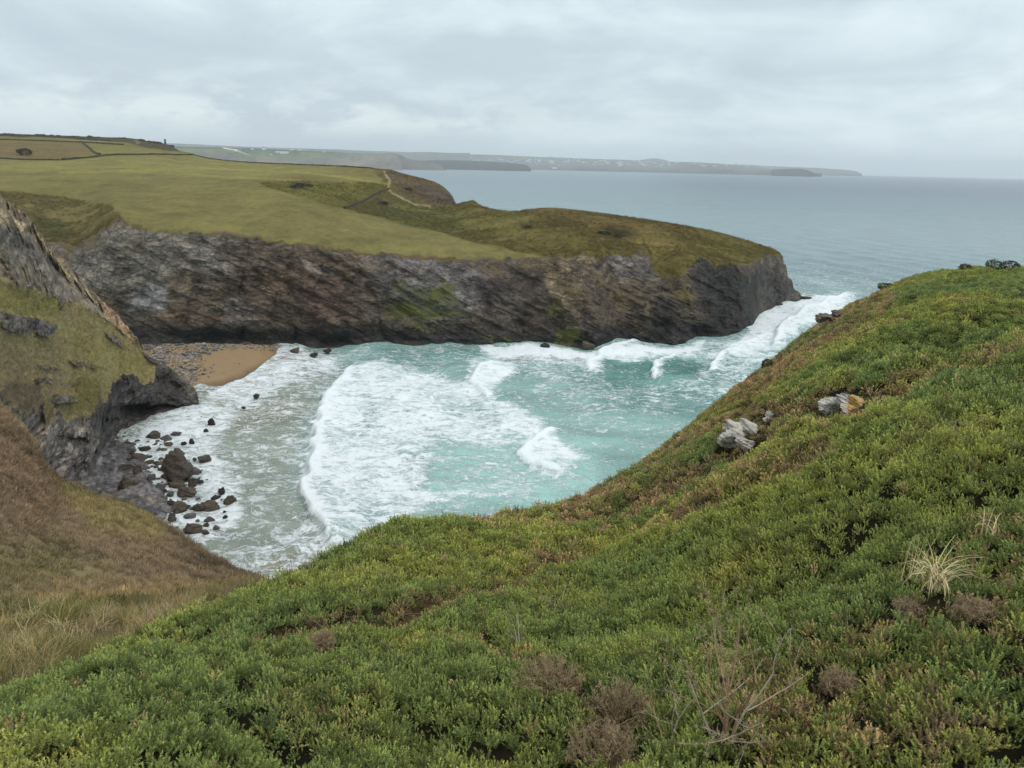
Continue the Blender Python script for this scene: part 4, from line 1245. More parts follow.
def blades_mesh(seed, n=26, L=(0.25, 0.6), w=0.004, flop=1.0, spread=0.06):
    r = np.random.default_rng(seed)
    V, Q4, Yg = [], [], []
    for k in range(n):
        a = r.uniform(0, 2 * math.pi); ln = r.uniform(*L); b_ = np.append(r.normal(size=2) * spread, 0)
        out = np.array([math.cos(a), math.sin(a), 0]); sd = np.array([-math.sin(a), math.cos(a), 0])
        lean = r.uniform(0.1, 0.5); fl = r.uniform(0.4, 1.6) * flop
        p0 = b_.copy(); ang = math.pi / 2 - lean * 0.6
        seg = 5
        for j in range(seg + 1):
            ww = w * (1 - (j / seg) ** 1.5) + 0.0005
            V += [p0 - sd * ww, p0 + sd * ww]; Yg += [j / seg * 0.5] * 2
            if j < seg:
                i0 = len(V) - 2
                Q4.append((i0, i0 + 1, i0 + 3, i0 + 2))
            p0 = p0 + (out * math.cos(ang) + np.array([0, 0, 1]) * math.sin(ang)) * ln / seg
            ang -= fl / seg * 1.3
            if p0[2] < 0.02: p0[2] = 0.02
    return np.array(V), np.array(Q4), np.array(Yg)


def proto(name, V_, F_, mat, young=None):
    o = mesh_obj(name, V_, F_, mat, smooth=False, attrs=dict(young=young) if young is not None else None)
    C.objects.unlink(o)                      # only a template for the ground cover, never in the scene itself
    return o


def scatter(name, pts, rot, scl, var, tint, protos, label=None, cat=None):
    o = mesh_obj(name, pts, [], None, attrs=dict(rot=rot, scl=np.asarray(scl, np.float32), var=np.asarray(var, np.float32), tint=np.c_[tint, np.ones(len(tint))]))
    ng = bpy.data.node_groups.new(name + '_cover', 'GeometryNodeTree')
    ng.interface.new_socket('Geometry', in_out='INPUT', socket_type='NodeSocketGeometry')
    ng.interface.new_socket('Geometry', in_out='OUTPUT', socket_type='NodeSocketGeometry')
    gi, go = ng.nodes.new('NodeGroupInput'), ng.nodes.new('NodeGroupOutput')

    def na(nm, ty):
        n = ng.nodes.new('GeometryNodeInputNamedAttribute'); n.data_type = ty; n.inputs[0].default_value = nm
        return n.outputs[0]
    e2r = ng.nodes.new('FunctionNodeEulerToRotation'); ng.links.new(na('rot', 'FLOAT_VECTOR'), e2r.inputs[0])
    sv, vv = na('scl', 'FLOAT'), na('var', 'FLOAT')
    jn = ng.nodes.new('GeometryNodeJoinGeometry')
    for k, pr in enumerate(protos):
        oi = ng.nodes.new('GeometryNodeObjectInfo'); oi.inputs['Object'].default_value = pr; oi.inputs['As Instance'].default_value = True
        cmp_ = ng.nodes.new('FunctionNodeCompare'); cmp_.data_type = 'FLOAT'; cmp_.operation = 'EQUAL'
        ng.links.new(vv, cmp_.inputs[0]); cmp_.inputs[1].default_value = float(k); cmp_.inputs['Epsilon'].default_value = 0.1
        ip = ng.nodes.new('GeometryNodeInstanceOnPoints')
        ng.links.new(gi.outputs[0], ip.inputs['Points']); ng.links.new(cmp_.outputs[0], ip.inputs['Selection'])
        ng.links.new(oi.outputs['Geometry'], ip.inputs['Instance']); ng.links.new(e2r.outputs[0], ip.inputs['Rotation']); ng.links.new(sv, ip.inputs['Scale'])
        ng.links.new(ip.outputs[0], jn.inputs[0])
    ng.links.new(jn.outputs[0], go.inputs[0])
    md = o.modifiers.new('cover', 'NODES'); md.node_group = ng
    return stuff(o, label, cat)


def sample(P_, dens, extra=()):
    """random points on a grid surface; dens = points per square metre at each cell"""
    a, b_, c_, d_ = P_[:-1, :-1], P_[:-1, 1:], P_[1:, 1:], P_[1:, :-1]
    area = 0.5 * np.linalg.norm(np.cross(c_ - a, d_ - b_), axis=-1)
    lam = (area * dens).ravel()
    cnt = rng.poisson(np.clip(lam, 0, 60))
    idx = np.repeat(np.arange(lam.size), cnt)
    u, v = rng.random(len(idx)), rng.random(len(idx))
    f = lambda q: q.reshape(-1, *q.shape[2:])[idx]

    def lerp(Q_):
        A_, B__, C_, D_ = f(Q_[:-1, :-1]), f(Q_[:-1, 1:]), f(Q_[1:, 1:]), f(Q_[1:, :-1])
        uu, v_ = (u[:, None], v[:, None]) if Q_.ndim == 3 else (u, v)
        return (A_ * (1 - uu) + B__ * uu) * (1 - v_) + (D_ * (1 - uu) + C_ * uu) * v_
    return lerp(P_), [lerp(q) for q in extra]


def tilt_rot(nrm, k, jit, n):
    """lean part way to the surface normal, random spin"""
    v = nrm * k + np.array([0, 0, 1.0]) * (1 - k) + rng.normal(size=(n, 3)) * jit
    v /= np.linalg.norm(v, axis=1, keepdims=True)
    # rotation about Z last: R = Rz(c) Ry(b) with random a first
    b_ = np.arccos(np.clip(v[:, 2], -1, 1)); c_ = np.arctan2(v[:, 1], v[:, 0])
    a_ = rng.random(n) * 6.283
    ca, sa, cb, sb, cc, sc = np.cos(a_), np.sin(a_), np.cos(b_), np.sin(b_), np.cos(c_), np.sin(c_)
    # matrix Rz(c)Ry(b)Rz(a) -> XYZ euler
    m00 = cc * cb * ca - sc * sa; m10 = sc * cb * ca + cc * sa; m20 = -sb * ca
    m21 = sb * sa; m22 = cb
    return np.stack([np.arctan2(m21, m22), -np.arcsin(np.clip(m20, -1, 1)), np.arctan2(m10, m00)], -1)


def pick(cols, w):
    cols = np.array(cols)
    return cols[np.clip((w * len(cols)).astype(int), 0, len(cols) - 1)]


# --- gorse
CLEAR = [(618, 725, 30), (600, 764, 30), (548, 688, 32), (905, 622, 12), (972, 622, 20), (322, 652, 16), (838, 694, 14), (932, 604, 16), (722, 735, 22), (410, 618, 10), (556, 612, 8)]
GP = []
for k in range(5):
    q_ = tuft_mesh(k, 8, 0.066, 0.105, 32, 0.0145, 0.0026)
    GP.append(proto('gorse_tuft', q_[0], q_[1], MAT_LEAF, q_[2]))
for k in range(3):
    q_ = tuft_mesh(10 + k, 9, 0.078, 0.092, 22, 0.0175, 0.0040)
    GP.append(proto('gorse_tuft', q_[0], q_[1], MAT_LEAF, q_[2]))
nrmG = normals(G)
nrmG *= np.sign(nrmG[..., 2:3])
vis = ((GX > -190) & (GX < 1215) & (GV > 0.3) & (GV < 3.25)) + 0.45 * (((GX <= -190) | (GX >= 1215)) & (GV > 0.1) & (GV < 3.1))
outc = np.zeros(GX.shape)
for pl in ([(712, 460), (722, 428), (752, 405), (780, 404), (780, 418), (770, 450), (735, 466)], [(808, 418), (814, 398), (850, 386), (872, 390), (874, 410), (864, 424), (828, 426)], [(812, 338), (815, 312), (845, 305), (850, 322), (830, 338)]):
    outc = np.maximum(outc, poly_mask(np.clip(GPX, -3000, 4000), np.clip(GPY, -3000, 4000), pl, 3) * (GR < 40))
sp_ = 0.049 * np.clip(GR / 8.0, 1.0, 2.3) ** 0.9
dens = vis / sp_ ** 2 * (1 - 0.55 * SEAM) * (1 - 0.5 * outc) * np.where(GV > 3.0, 0.5, 1.0)
# bare hollows between the bushes
cell = (1 - kf) * sstep(0.78, 0.56, wcell(2.0, 2)) * (0.35 + 0.65 * sstep(0.84, 0.68, wcell(0.9, 1))) + kf * (0.35 + 0.65 * sstep(0.86, 0.66, wlong2)) * (0.45 + 0.55 * sstep(0.88, 0.70, wlong))
gap = fbm(G * [1.1, 1.1, 0], 3, 171)
dens *= (0.2 + 0.8 * cell) * (1 - 0.4 * sstep(0.25, 0.45, gap) * sstep(16, 7, GR))
for cx_, cy_, rad_ in CLEAR:
    dens *= 1 - 0.9 * np.exp(-np.clip(((GPX - cx_) / rad_) ** 2 + ((GPY - cy_) / (rad_ * 0.6)) ** 2, 0, 20) ** 2)
pts, (rn, gr_, sm_, nv, px_g, py_g) = sample(G, dens[:-1, :-1], (nrmG, *[q for q in (GR, SEAM, HUM, GX, GY)])) if False else sample(G, dens[:-1, :-1], (nrmG, GR, np.maximum(SEAM, outc * 1.35), HUM, GX, GY))
n = len(pts)
far_ = sstep(10, 18, gr_) > rng.random(n)
var = np.where(far_, 5 + rng.integers(0, 3, n), rng.integers(0, 5, n))
scl = np.clip(gr_ / 8.5, 1.0, 1.8) ** 0.9 * rng.uniform(0.6, 1.45, n)
rot = tilt_rot(rn, 0.45, 0.16, n)
z0 = np.zeros(n)
pn = np.c_[pts[:, :2], z0]
t1 = fbm(pn * 0.22, 4, 181); t2 = fbm(pn * 1.1, 3, 182); t3 = rng.normal(size=n) * 0.5
gA, gB, gC, gD = A(98, 107, 60), A(110, 115, 60), A(88, 101, 62), A(128, 126, 70)
cid = _hash(np.floor(pn[:, 0] * 0.62 * 0.34 + pn[:, 1] * 0.78 * 0.34), np.floor((pn[:, 0] * 0.78 - pn[:, 1] * 0.62) * 0.85), np.zeros(n), 5) - 0.5
wa = np.clip(0.5 + 0.9 * t1 + 0.55 * cid * sstep(12, 25, gr_) + 0.35 * t2 + 0.35 * t3, 0, 1)[:, None]
tint = gC * (1 - wa) + gB * wa
wy = np.clip(1.6 * (t2 + 0.5 * t1) - 0.3 + 0.3 * t3, 0, 1)[:, None]
tint = tint * (1 - 0.6 * wy) + gD * 0.6 * wy
brown = A(138, 104, 72)
pb = np.clip(sm_ * 1.15, 0, 0.92) * (0.35 + 0.65 * sstep(-0.35, 0.15, fbm(pn * 0.6, 3, 184))) + np.clip(fbm(pn * 0.45, 4, 185) * 2.2 - 0.62, 0, 0.5) + 0.02
edge_b = np.exp(-np.maximum(0, gr_ - 20) / 200) * 0
isb = rng.random(n) < pb
tint[isb] = pick([A(122, 104, 78), A(104, 88, 70), A(136, 118, 90), A(116, 108, 68)], rng.random(isb.sum()))
rust = (rng.random(n) < np.clip(fbm(pn * 0.8 + 50, 3, 188) * 2 - 0.7, 0, 0.45))
tint[rust] = tint[rust] * 0.6 + A(124, 110, 68) * 0.4
tint *= rng.uniform(0.42, 1.55, (n, 1)) * 1.4
scl = np.where(sm_ > 1.0, scl * 0.6, scl)
pts[:, 2] += rng.normal(size=n) * 0.03 * scl
scatter('gorse', pts - np.array([0, 0, 0.02]), rot, scl, var, tint, GP, 'dense green gorse with brown patches covering the near slope', 'gorse')
print('gorse', n)

# --- long bleached grass in the hollow on the left, dead bracken over the brown slope, rough grass on the spur
BP = [proto('grass_blades', *blades_mesh(k)[:2], MAT_LEAF, blades_mesh(k)[2]) for k in range(3)]
BP += [proto('grass_blades', *blades_mesh(20 + k, 22, (0.10, 0.26), 0.007, 0.6, 0.10)[:2], MAT_LEAF, blades_mesh(20 + k, 22, (0.10, 0.26), 0.007, 0.6, 0.10)[2]) for k in range(3)]
nrmL = normals(L); nrmL *= np.sign(nrmL[..., 2:3])
LR = np.hypot(L[..., 0], L[..., 1])
visL = (LX > -150)
near = visL & (LV < 1.08)
dn = near * 1.0 / (0.085 * np.maximum(1, LR / 11)) ** 2
pts, (rn, lr_, cl_) = sample(L, dn[:-1, :-1], (nrmL, LR, LC[..., :3].astype(float)))
n = len(pts)
pn = np.c_[pts[:, :2], np.zeros(n)]
g = np.clip(0.5 + 1.3 * fbm(pn * 0.4, 3, 191) + 0.25 * rng.normal(size=n), 0, 1)
tint = pick([A(90, 94, 54), A(112, 108, 64), A(150, 132, 84), A(162, 148, 112), A(120, 104, 78)], g) * rng.uniform(0.5, 1.25, (n, 1)) * np.where(fbm(pn * 0.9, 3, 197)[:, None] > 0.12, 0.6, 1.05)
scatter('tall_grass', pts, tilt_rot(rn, 0.4, 0.25, n), rng.uniform(0.6, 1.1, n), rng.integers(0, 3, n), tint, BP, 'long bleached and green grass in the hollow beside the gorse', 'grass')
slope = visL & (LV > 0.95) & (LV < 2.0)
ds = slope * 1.0 / (0.17 * np.maximum(1, LR / 26)) ** 2
pts, (rn, lr_, cl_) = sample(L, ds[:-1, :-1], (nrmL, LR, LC[..., :3].astype(float)))
n2_ = len(pts)
tint = cl_ * rng.uniform(0.7, 1.7, (n2_, 1)) * np.where(fbm(np.c_[pts[:, :2], np.zeros(n2_)] * 0.35, 3, 193)[:, None] + 0.15 * rng.normal(size=(n2_, 1)) > 0.22, 0.55, 1.0) * np.where(rng.random((n2_, 1)) < 0.12, [[1.3, 1.3, 1.2]], [[1.0, 0.97, 0.95]])
scatter('dead_bracken', pts, tilt_rot(rn, 0.6, 0.25, n2_), np.maximum(1, lr_ / 26) * rng.uniform(0.45, 1.0, n2_), rng.integers(3, 6, n2_), tint, BP, 'brown dead bracken and grass over the near left slope', 'bracken')
nrmQ = normals(Q); nrmQ *= np.sign(nrmQ[..., 2:3])
okq = (rockw < 0.4) & (QX > -90) & (QV > 0.02)
pts, (rn, cq_) = sample(Q, (okq * 9.0)[:-1, :-1], (nrmQ, SPL[..., :3].astype(float)))
n3_ = len(pts)
tint = cq_ * rng.uniform(0.8, 1.8, (n3_, 1))
scatter('spur_grass', pts, tilt_rot(rn, 0.6, 0.2, n3_), rng.uniform(1.4, 2.6, n3_), rng.integers(3, 6, n3_), tint, BP, 'rough green and tan grass over the rocky spur', 'grass')
print('grass', n, 'bracken', n2_, 'spur', n3_)

# --- moor scrub on the headland
okh = (~is_cliff) & (~in_field) & (fx > -40) & (fx < 800) & (fv < 3.98) & (fy > 170)
nrmH = normals(HEAD['P']); nrmH *= np.sign(nrmH[..., 2:3])
HRr = np.hypot(P.shape[0] * 0 + HEAD['P'][..., 0], HEAD['P'][..., 1])
dh = okh * 2.2 / np.maximum(1, (HRr[:-1, :-1] / 230)) ** 2 * np.clip(0.55 + 1.3 * fbm(HEAD['P'] * [0.07, 0.07, 0], 3, 195), 0.05, 1.4)[:-1, :-1]
pts, (rn, ch_) = sample(HEAD['P'], dh, (nrmH, LAND[..., :3].astype(float)))
n4_ = len(pts)
tint = ch_ * rng.uniform(0.55, 1.35, (n4_, 1))
scatter('moor_grass', pts, tilt_rot(rn, 0.5, 0.2, n4_), rng.uniform(2.0, 4.2, n4_), rng.integers(3, 6, n4_), tint, BP, 'rough brown moor grass and low scrub over the headland', 'grass')
print('moor', n4_)

# --- shingle on the beach
m_, nt, b = new_mat('shingle_stone')
setc(nt, b, attr(nt, 'tint', 'INSTANCER'))
SP = []
for k in range(3):
    V_, F_ = rock_mesh(950 + k, (0.5, 0.42, 0.26), ico(1), 6, 0.12)
    SP.append(proto('pebble', V_, F_, m_))
shm = poly_mask(np.broadcast_to(bx, PYb.shape) + 3 * fbm(Bm * 0.3, 2, 5), PYb, [(140, 343), (212, 342), (218, 352), (205, 360), (203, 366), (196, 378), (188, 388), (150, 385)], 4)
shm = np.maximum(shm, 0.35 * poly_mask(np.broadcast_to(bx, PYb.shape), PYb, [(200, 366), (214, 366), (208, 378), (196, 384)], 3))
shm = shm * np.clip(0.6 + 1.5 * fbm(Bm * [0.25, 0.25, 0], 3, 6), 0, 1.4)
shm = np.maximum(shm, 0.5 * sstep(353, 348, PYb + 3 * fbm(Bm * 0.4, 2, 8)))
pts, _ = sample(Bm, (shm * 7.0 + 0.04)[:-1, :-1], ())
n = len(pts)
tint = pick([srgb(128, 122, 116), srgb(104, 100, 96), srgb(84, 80, 76), srgb(146, 140, 132), srgb(132, 116, 98), srgb(70, 66, 62)], rng.random(n))
scatter('shingle', pts + [0, 0, 0.05], np.c_[np.zeros((n, 2)), rng.random(n) * 6.28], np.clip(rng.lognormal(-0.75, 0.55, n), 0.2, 2.6), rng.integers(0, 3, n), tint, SP, 'grey shingle and stones at the head of the beach', 'shingle')


# ------------------------------------------------------------------ outcrops in the near slope
def joined(parts):
    V, T, o = [], [], 0
    for v, t in parts:
        V.append(v); T.append(t + o); o += len(v)
    return np.concatenate(V), np.concatenate(T)


m, nt, b = new_mat('lichened_rock')
p = pos(nt)
n1 = NOISE(nt, MAP(nt, p, (2.2, 2.2, 5.0), (0.3, 0.5, 0)), 1.0, 8, 0.7, 0.3)
n2 = NOISE(nt, MAP(nt, p, (1.1, 1.1, 1.1)), 1.0, 6, 0.65, 0.4)
c = RAMP(nt, n1, [(0.34, srgb(96, 86, 76)), (0.42, srgb(180, 172, 160)), (0.54, srgb(204, 198, 186))])
setc(nt, b, c)
bump(nt, b, n1, 0.9, 0.15)
MAT_OUT = m
m, nt, b = new_mat('orange_lichened_rock')
p = pos(nt)
n1 = NOISE(nt, MAP(nt, p, (2.2, 2.2, 5.0), (0.3, 0.5, 0)), 1.0, 8, 0.7, 0.3)
n2 = NOISE(nt, MAP(nt, p, (1.3, 1.3, 1.3), (0, 0, 0), (3.3, 1, 0)), 1.0, 6, 0.65, 0.4)
c = RAMP(nt, n1, [(0.34, srgb(96, 86, 76)), (0.42, srgb(180, 172, 160)), (0.54, srgb(204, 198, 186))])
c = MIX(nt, RAMP(nt, n2, [(0.53, 0.0), (0.58, 0.85)]), c, srgb(190, 146, 58))
setc(nt, b, c)
bump(nt, b, n1, 0.9, 0.15)
MAT_ORG = m
m, nt, b = new_mat('dark_ridge_rock')
c = RAMP(nt, NOISE(nt, MAP(nt, pos(nt), (1.5, 1.5, 3.0)), 1.0, 8, 0.7, 0.3), [(0.38, srgb(60, 54, 48)), (0.62, srgb(150, 136, 120))])
setc(nt, b, c)
MAT_DRK = m


def outcrop(label, bits, mat, seed):
    """bits: (px, py, width px, height/width, lean)"""
    parts = []
    c0 = surf(G, GX, GY, bits[0][0], bits[0][1])
    for k, (px_, py_, w_, hr_, ln) in enumerate(bits):
        c_ = surf(G, GX, GY, px_, py_)
        W = w_ * np.linalg.norm(c_ - [0, 0, H]) / F
        V_, F_ = rock_mesh(seed + k, (W * 0.55, W * 0.6, W * hr_ * 0.6), ICO3, 12, 0.2, (0.5, 0.2, 0.85))
        ca, sa = math.cos(ln), math.sin(ln)
        V_ = np.c_[V_[:, 0] * ca - V_[:, 2] * sa, V_[:, 1], V_[:, 0] * sa + V_[:, 2] * ca]
        parts.append((V_ + (c_ - c0) + [0, 0, W * hr_ * 0.30], F_))
    V_, F_ = joined(parts)
    o = mesh_obj('rock_outcrop', V_, F_, mat, smooth=False)
    o.location = c0
    return tag(o, label, 'rock')


outcrop('craggy pale grey rock outcrop breaking through the gorse on the slope', [(740, 440, 34, 0.55, -0.45), (728, 446, 24, 0.7, -0.4), (750, 433, 28, 0.45, -0.5), (737, 434, 26, 0.55, -0.4), (745, 447, 22, 0.5, -0.2)], MAT_OUT, 700)
outcrop('small whitish rock between the two larger outcrops on the slope', [(771, 415, 13, 0.6, -0.2), (766, 419, 9, 0.6, 0.1)], MAT_OUT, 720)
outcrop('flat whitish rock slab upper of the outcrops, beside orange lichen', [(832, 408, 28, 0.42, -0.35), (844, 403, 30, 0.4, -0.35), (824, 412, 20, 0.45, -0.3)], MAT_OUT, 730)
outcrop('rock crusted with bright orange lichen at the end of the white slab', [(855, 404, 20, 0.45, -0.3), (850, 411, 20, 0.4, -0.15), (846, 416, 14, 0.4, -0.1)], MAT_ORG, 740)
outcrop('brown rock knob on the skyline of the slope above the white water', [(826, 322, 20, 0.65, -0.3), (838, 316, 14, 0.6, -0.2), (819, 326, 9, 0.7, 0.1)], MAT_DRK, 750)
outcrop('small brown rock at the low edge of the gorse against the surf', [(310, 572, 13, 0.9, 0.0), (304, 574, 9, 0.8, 0.2)], MAT_DRK, 760)


# ------------------------------------------------------------------ dead bushes, twigs and tussocks
MAT_TWIG = plain_mat('dead_wood', srgb(150, 126, 96), 0.9, 0.35, 9)
MAT_TWIG_P = plain_mat('bleached_wood', srgb(178, 164, 146), 0.9, 0.3, 9)
MAT_DEADG = plain_mat('dead_spines', srgb(160, 140, 112), 0.95, 0.35, 6)
MAT_STRAW = plain_mat('straw', srgb(205, 188, 146), 0.8, 0.25, 6)


def tube(V, T, a, b_, ra, rb, k=5):
    a, b_ = np.asarray(a, float), np.asarray(b_, float)
    dv_ = b_ - a; L_ = np.linalg.norm(dv_) + 1e-9; dv_ /= L_
    s1 = np.cross(dv_, [0.3, 0.5, 0.81]); s1 /= np.linalg.norm(s1); s2 = np.cross(dv_, s1)
    i0 = len(V)
    for c_, r_ in ((a, ra), (b_, rb)):
        for j in range(k):
            an = 2 * math.pi * j / k
            V.append(c_ + r_ * (math.cos(an) * s1 + math.sin(an) * s2))
    for j in range(k):
        T.append((i0 + j, i0 + (j + 1) % k, i0 + k + (j + 1) % k, i0 + k + j))


def branchy(V, T, p, d_, ln, r_, depth, rr, tips, wob=0.35):
    seg = 4
    for s in range(seg):
        d_ = d_ + rr.normal(size=3) * wob * 0.35; d_ /= np.linalg.norm(d_)
        q = p + d_ * ln / seg
        tube(V, T, p, q, r_, r_ * 0.86)
        p, r_ = q, r_ * 0.86
        if depth > 0 and rr.random() < 0.62:
            nd = d_ + rr.normal(size=3) * 0.7; nd[2] += 0.15; nd /= np.linalg.norm(nd)
            branchy(V, T, p, nd, ln * rr.uniform(0.45, 0.7), r_ * 0.65, depth - 1, rr, tips, wob)
    tips.append((p, d_))


def brush(seed, tips, n=40, ln=0.03, w=0.0022, back=0.12):
    """spiny dead shoots around the branch ends"""
    r = np.random.default_rng(seed)
    V, T = [], []
    for p, d_ in tips:
        for k in range(n):
            u = r.uniform(-1, 0.3)
            a = r.normal(size=3); a /= np.linalg.norm(a)
            b0 = p + d_ * u * back
            dd_ = a + d_ * 0.6; dd_ /= np.linalg.norm(dd_)
            sd_ = np.cross(dd_, r.normal(size=3)); sd_ /= np.linalg.norm(sd_)
            i0 = len(V); V += [b0 - sd_ * w, b0 + sd_ * w, b0 + dd_ * ln * r.uniform(0.7, 1.3)]; T.append((i0, i0 + 1, i0 + 2))
    return np.array(V), np.array(T)


def dead_shrub(label, px_, py_, size, nst, seed, depth=2, tipn=0, spread=0.5, mat=None, lift=0.02, nm='dead_shrub'):
    c_ = surf(G, GX, GY, px_, py_)
    rr = np.random.default_rng(seed)
    t_ = empty(nm, c_ + [0, 0, lift])
    tag(t_, label, 'dead shrub' if nm == 'dead_shrub' else 'twigs')
    alltips = []
    for s in range(nst):
        V, T, tips = [], [], []
        a = 2 * math.pi * (s + rr.uniform(0, 0.7)) / nst
        d_ = np.array([math.cos(a) * spread, math.sin(a) * spread * 0.7, 1.0]); d_ /= np.linalg.norm(d_)
        branchy(V, T, np.array([0, 0, -0.05]), d_, size * rr.uniform(0.75, 1.1), size * 0.013, depth, rr, tips)
        mesh_obj('branch', V, T, mat or (MAT_TWIG if s % 3 else MAT_TWIG_P), t_)
        alltips += tips
    if tipn:
        V_, T_ = brush(seed + 1, alltips, tipn)
        mesh_obj('foliage', V_, T_, MAT_DEADG, t_, smooth=False)
    return t_


def dead_clump(label, px_, py_, wpx, seed, hr_=0.6):
    """a dead brown cushion of gorse: a dome of bristling shoots on short stems"""
    c_ = surf(G, GX, GY, px_, py_)
    W = wpx * np.linalg.norm(c_ - [0, 0, H]) / F
    r = np.random.default_rng(seed)
    t_ = empty('dead_gorse_bush', c_)
    tag(t_, label, 'dead bush')
    V, T, tips = [], [], []
    for k in range(int(70 + 90 * W)):
        a = r.uniform(0, 6.283); q = math.sqrt(r.uniform(0, 1))
        e_ = np.array([math.cos(a) * q * W / 2, math.sin(a) * q * W / 2, W * hr_ * 0.5 * math.sqrt(max(0, 1 - q * q)) * r.uniform(0.45, 1.25) + 0.10])
        b0 = e_ * [0.35, 0.35, 0]
        mid = (b0 + e_) / 2 + r.normal(size=3) * 0.03
        tube(V, T, b0, mid, 0.004, 0.003, 4); tube(V, T, mid, e_, 0.003, 0.0015, 4)
        dd_ = e_ - mid; tips.append((e_, dd_ / np.linalg.norm(dd_)))
    mesh_obj('stems', V, T, MAT_TWIG, t_)
    V_, T_ = brush(seed, tips, 34, 0.026, 0.002, 0.10)
    mesh_obj('foliage', V_, T_, MAT_DEADG, t_, smooth=False)


dead_shrub('dead gorse bush with bare tan branches and a few dry spiny tips', 722, 752, 0.80, 8, 44, 2, 30, 0.42)
dead_shrub('leafless branching twigs between the brown dead clump and the large dead bush', 668, 748, 0.5, 4, 47, 2, 8, 0.7)
dead_clump('brown dead gorse clump near the bottom edge, beside the leafless twigs', 618, 724, 62, 51, 0.75)
dead_clump('brown dead gorse cushion cut by the bottom edge of the photo', 600, 766, 66, 52, 0.75)
dead_clump('long brown dead gorse patch above the seam, left of the two lower ones', 548, 690, 66, 53, 0.5)
dead_clump('small brown dead gorse beside the straw tussock', 905, 622, 22, 54)
dead_clump('small pinkish brown dead gorse between the straw tussock and the frame edge', 972, 622, 34, 55, 0.35)
dead_clump('brown dead gorse among green bushes at the lower left of the twiggy hollow', 322, 652, 26, 56)
dead_clump('faded dead gorse tuft in the middle of the green slope under the dead bush top', 838, 694, 30, 57, 0.35)
dead_shrub('bare grey twigs poking out of the seam between two banks of gorse', 556, 612, 0.45, 4, 61, 2, 0, 0.8, MAT_TWIG_P, 0.02, 'dead_twigs')
dead_shrub('bare twigs in the dry hollow at the middle left of the gorse', 400, 616, 0.5, 5, 62, 2, 0, 0.8, MAT_TWIG, 0.02, 'dead_twigs')
dead_shrub('thin bare twigs standing at the left end of the dry hollow', 338, 640, 0.45, 4, 63, 2, 0, 0.7, MAT_TWIG, 0.02, 'dead_twigs')
dead_shrub('upright bare twigs by the dark gap above the long brown patch', 520, 648, 0.4, 3, 64, 2, 0, 0.6, MAT_TWIG_P, 0.02, 'dead_twigs')
dead_shrub('short bare twigs in the brown seam at the upper middle of the slope', 560, 565, 0.5, 4, 65, 2, 0, 0.7, MAT_TWIG, 0.02, 'dead_twigs')
dead_shrub('fine grey twigs on the skyline of the gorse just above the breaking wave corner', 290, 578, 0.5, 3, 66, 1, 0, 0.4, MAT_TWIG, 0.02, 'dead_twigs')


def tussock(label, px_, py_, n, L_, seed, flop, mat):
    c_ = surf(G, GX, GY, px_, py_)
    V_, F_, _y = blades_mesh(seed, n, L_, 0.0036, flop, 0.05)
    o = mesh_obj('grass_tussock', V_, F_, mat, smooth=False)
    o.location = c_ + [0, 0, 0.12]
    return tag(o, label, 'grass tussock')


tussock('straw coloured grass tussock with long drooping blades amid green gorse', 932, 600, 70, (0.25, 0.55), 71, 2.0, MAT_STRAW)
tussock('thin upright dry grass stems just left of the straw tussock', 908, 588, 14, (0.3, 0.5), 72, 0.15, MAT_STRAW)
tussock('small pale dry grass tuft by the frame edge above the straw tussock', 990, 546, 16, (0.15, 0.3), 73, 1.2, MAT_STRAW)

tq = None
LPX, LPY = project(L)
LPX[((L - np.array([0, 0, H])) @ _f) < 0.5] = 1e6
for i, (px_, py_, lo, hi) in enumerate([(12, 624, 0.5, 0.9), (34, 630, 0.5, 0.8), (66, 640, 0.4, 0.8), (112, 622, 0.35, 0.7), (78, 658, 0.4, 0.7), (28, 652, 0.4, 0.7), (150, 634, 0.3, 0.6), (8, 668, 0.4, 0.7), (100, 640, 0.4, 0.7), (52, 616, 0.4, 0.7)]):
    k = np.argmin(np.hypot(LPX - px_, LPY - py_) + 0.02 * LR)
    V_, F_, _y = blades_mesh(400 + i, 46, (lo, hi), 0.0045, 2.0, 0.08)
    o = mesh_obj('grass_tussock', V_, F_, MAT_STRAW if i % 3 else MAT_DEADG, smooth=False)
    o.location = L.reshape(-1, 3)[k] + [0, 0, 0.12]
    tag(o, 'bleached drooping grass tussock in the rough hollow beside the gorse, below the brown slope', 'grass tussock', 'tussocks in the grassy hollow')

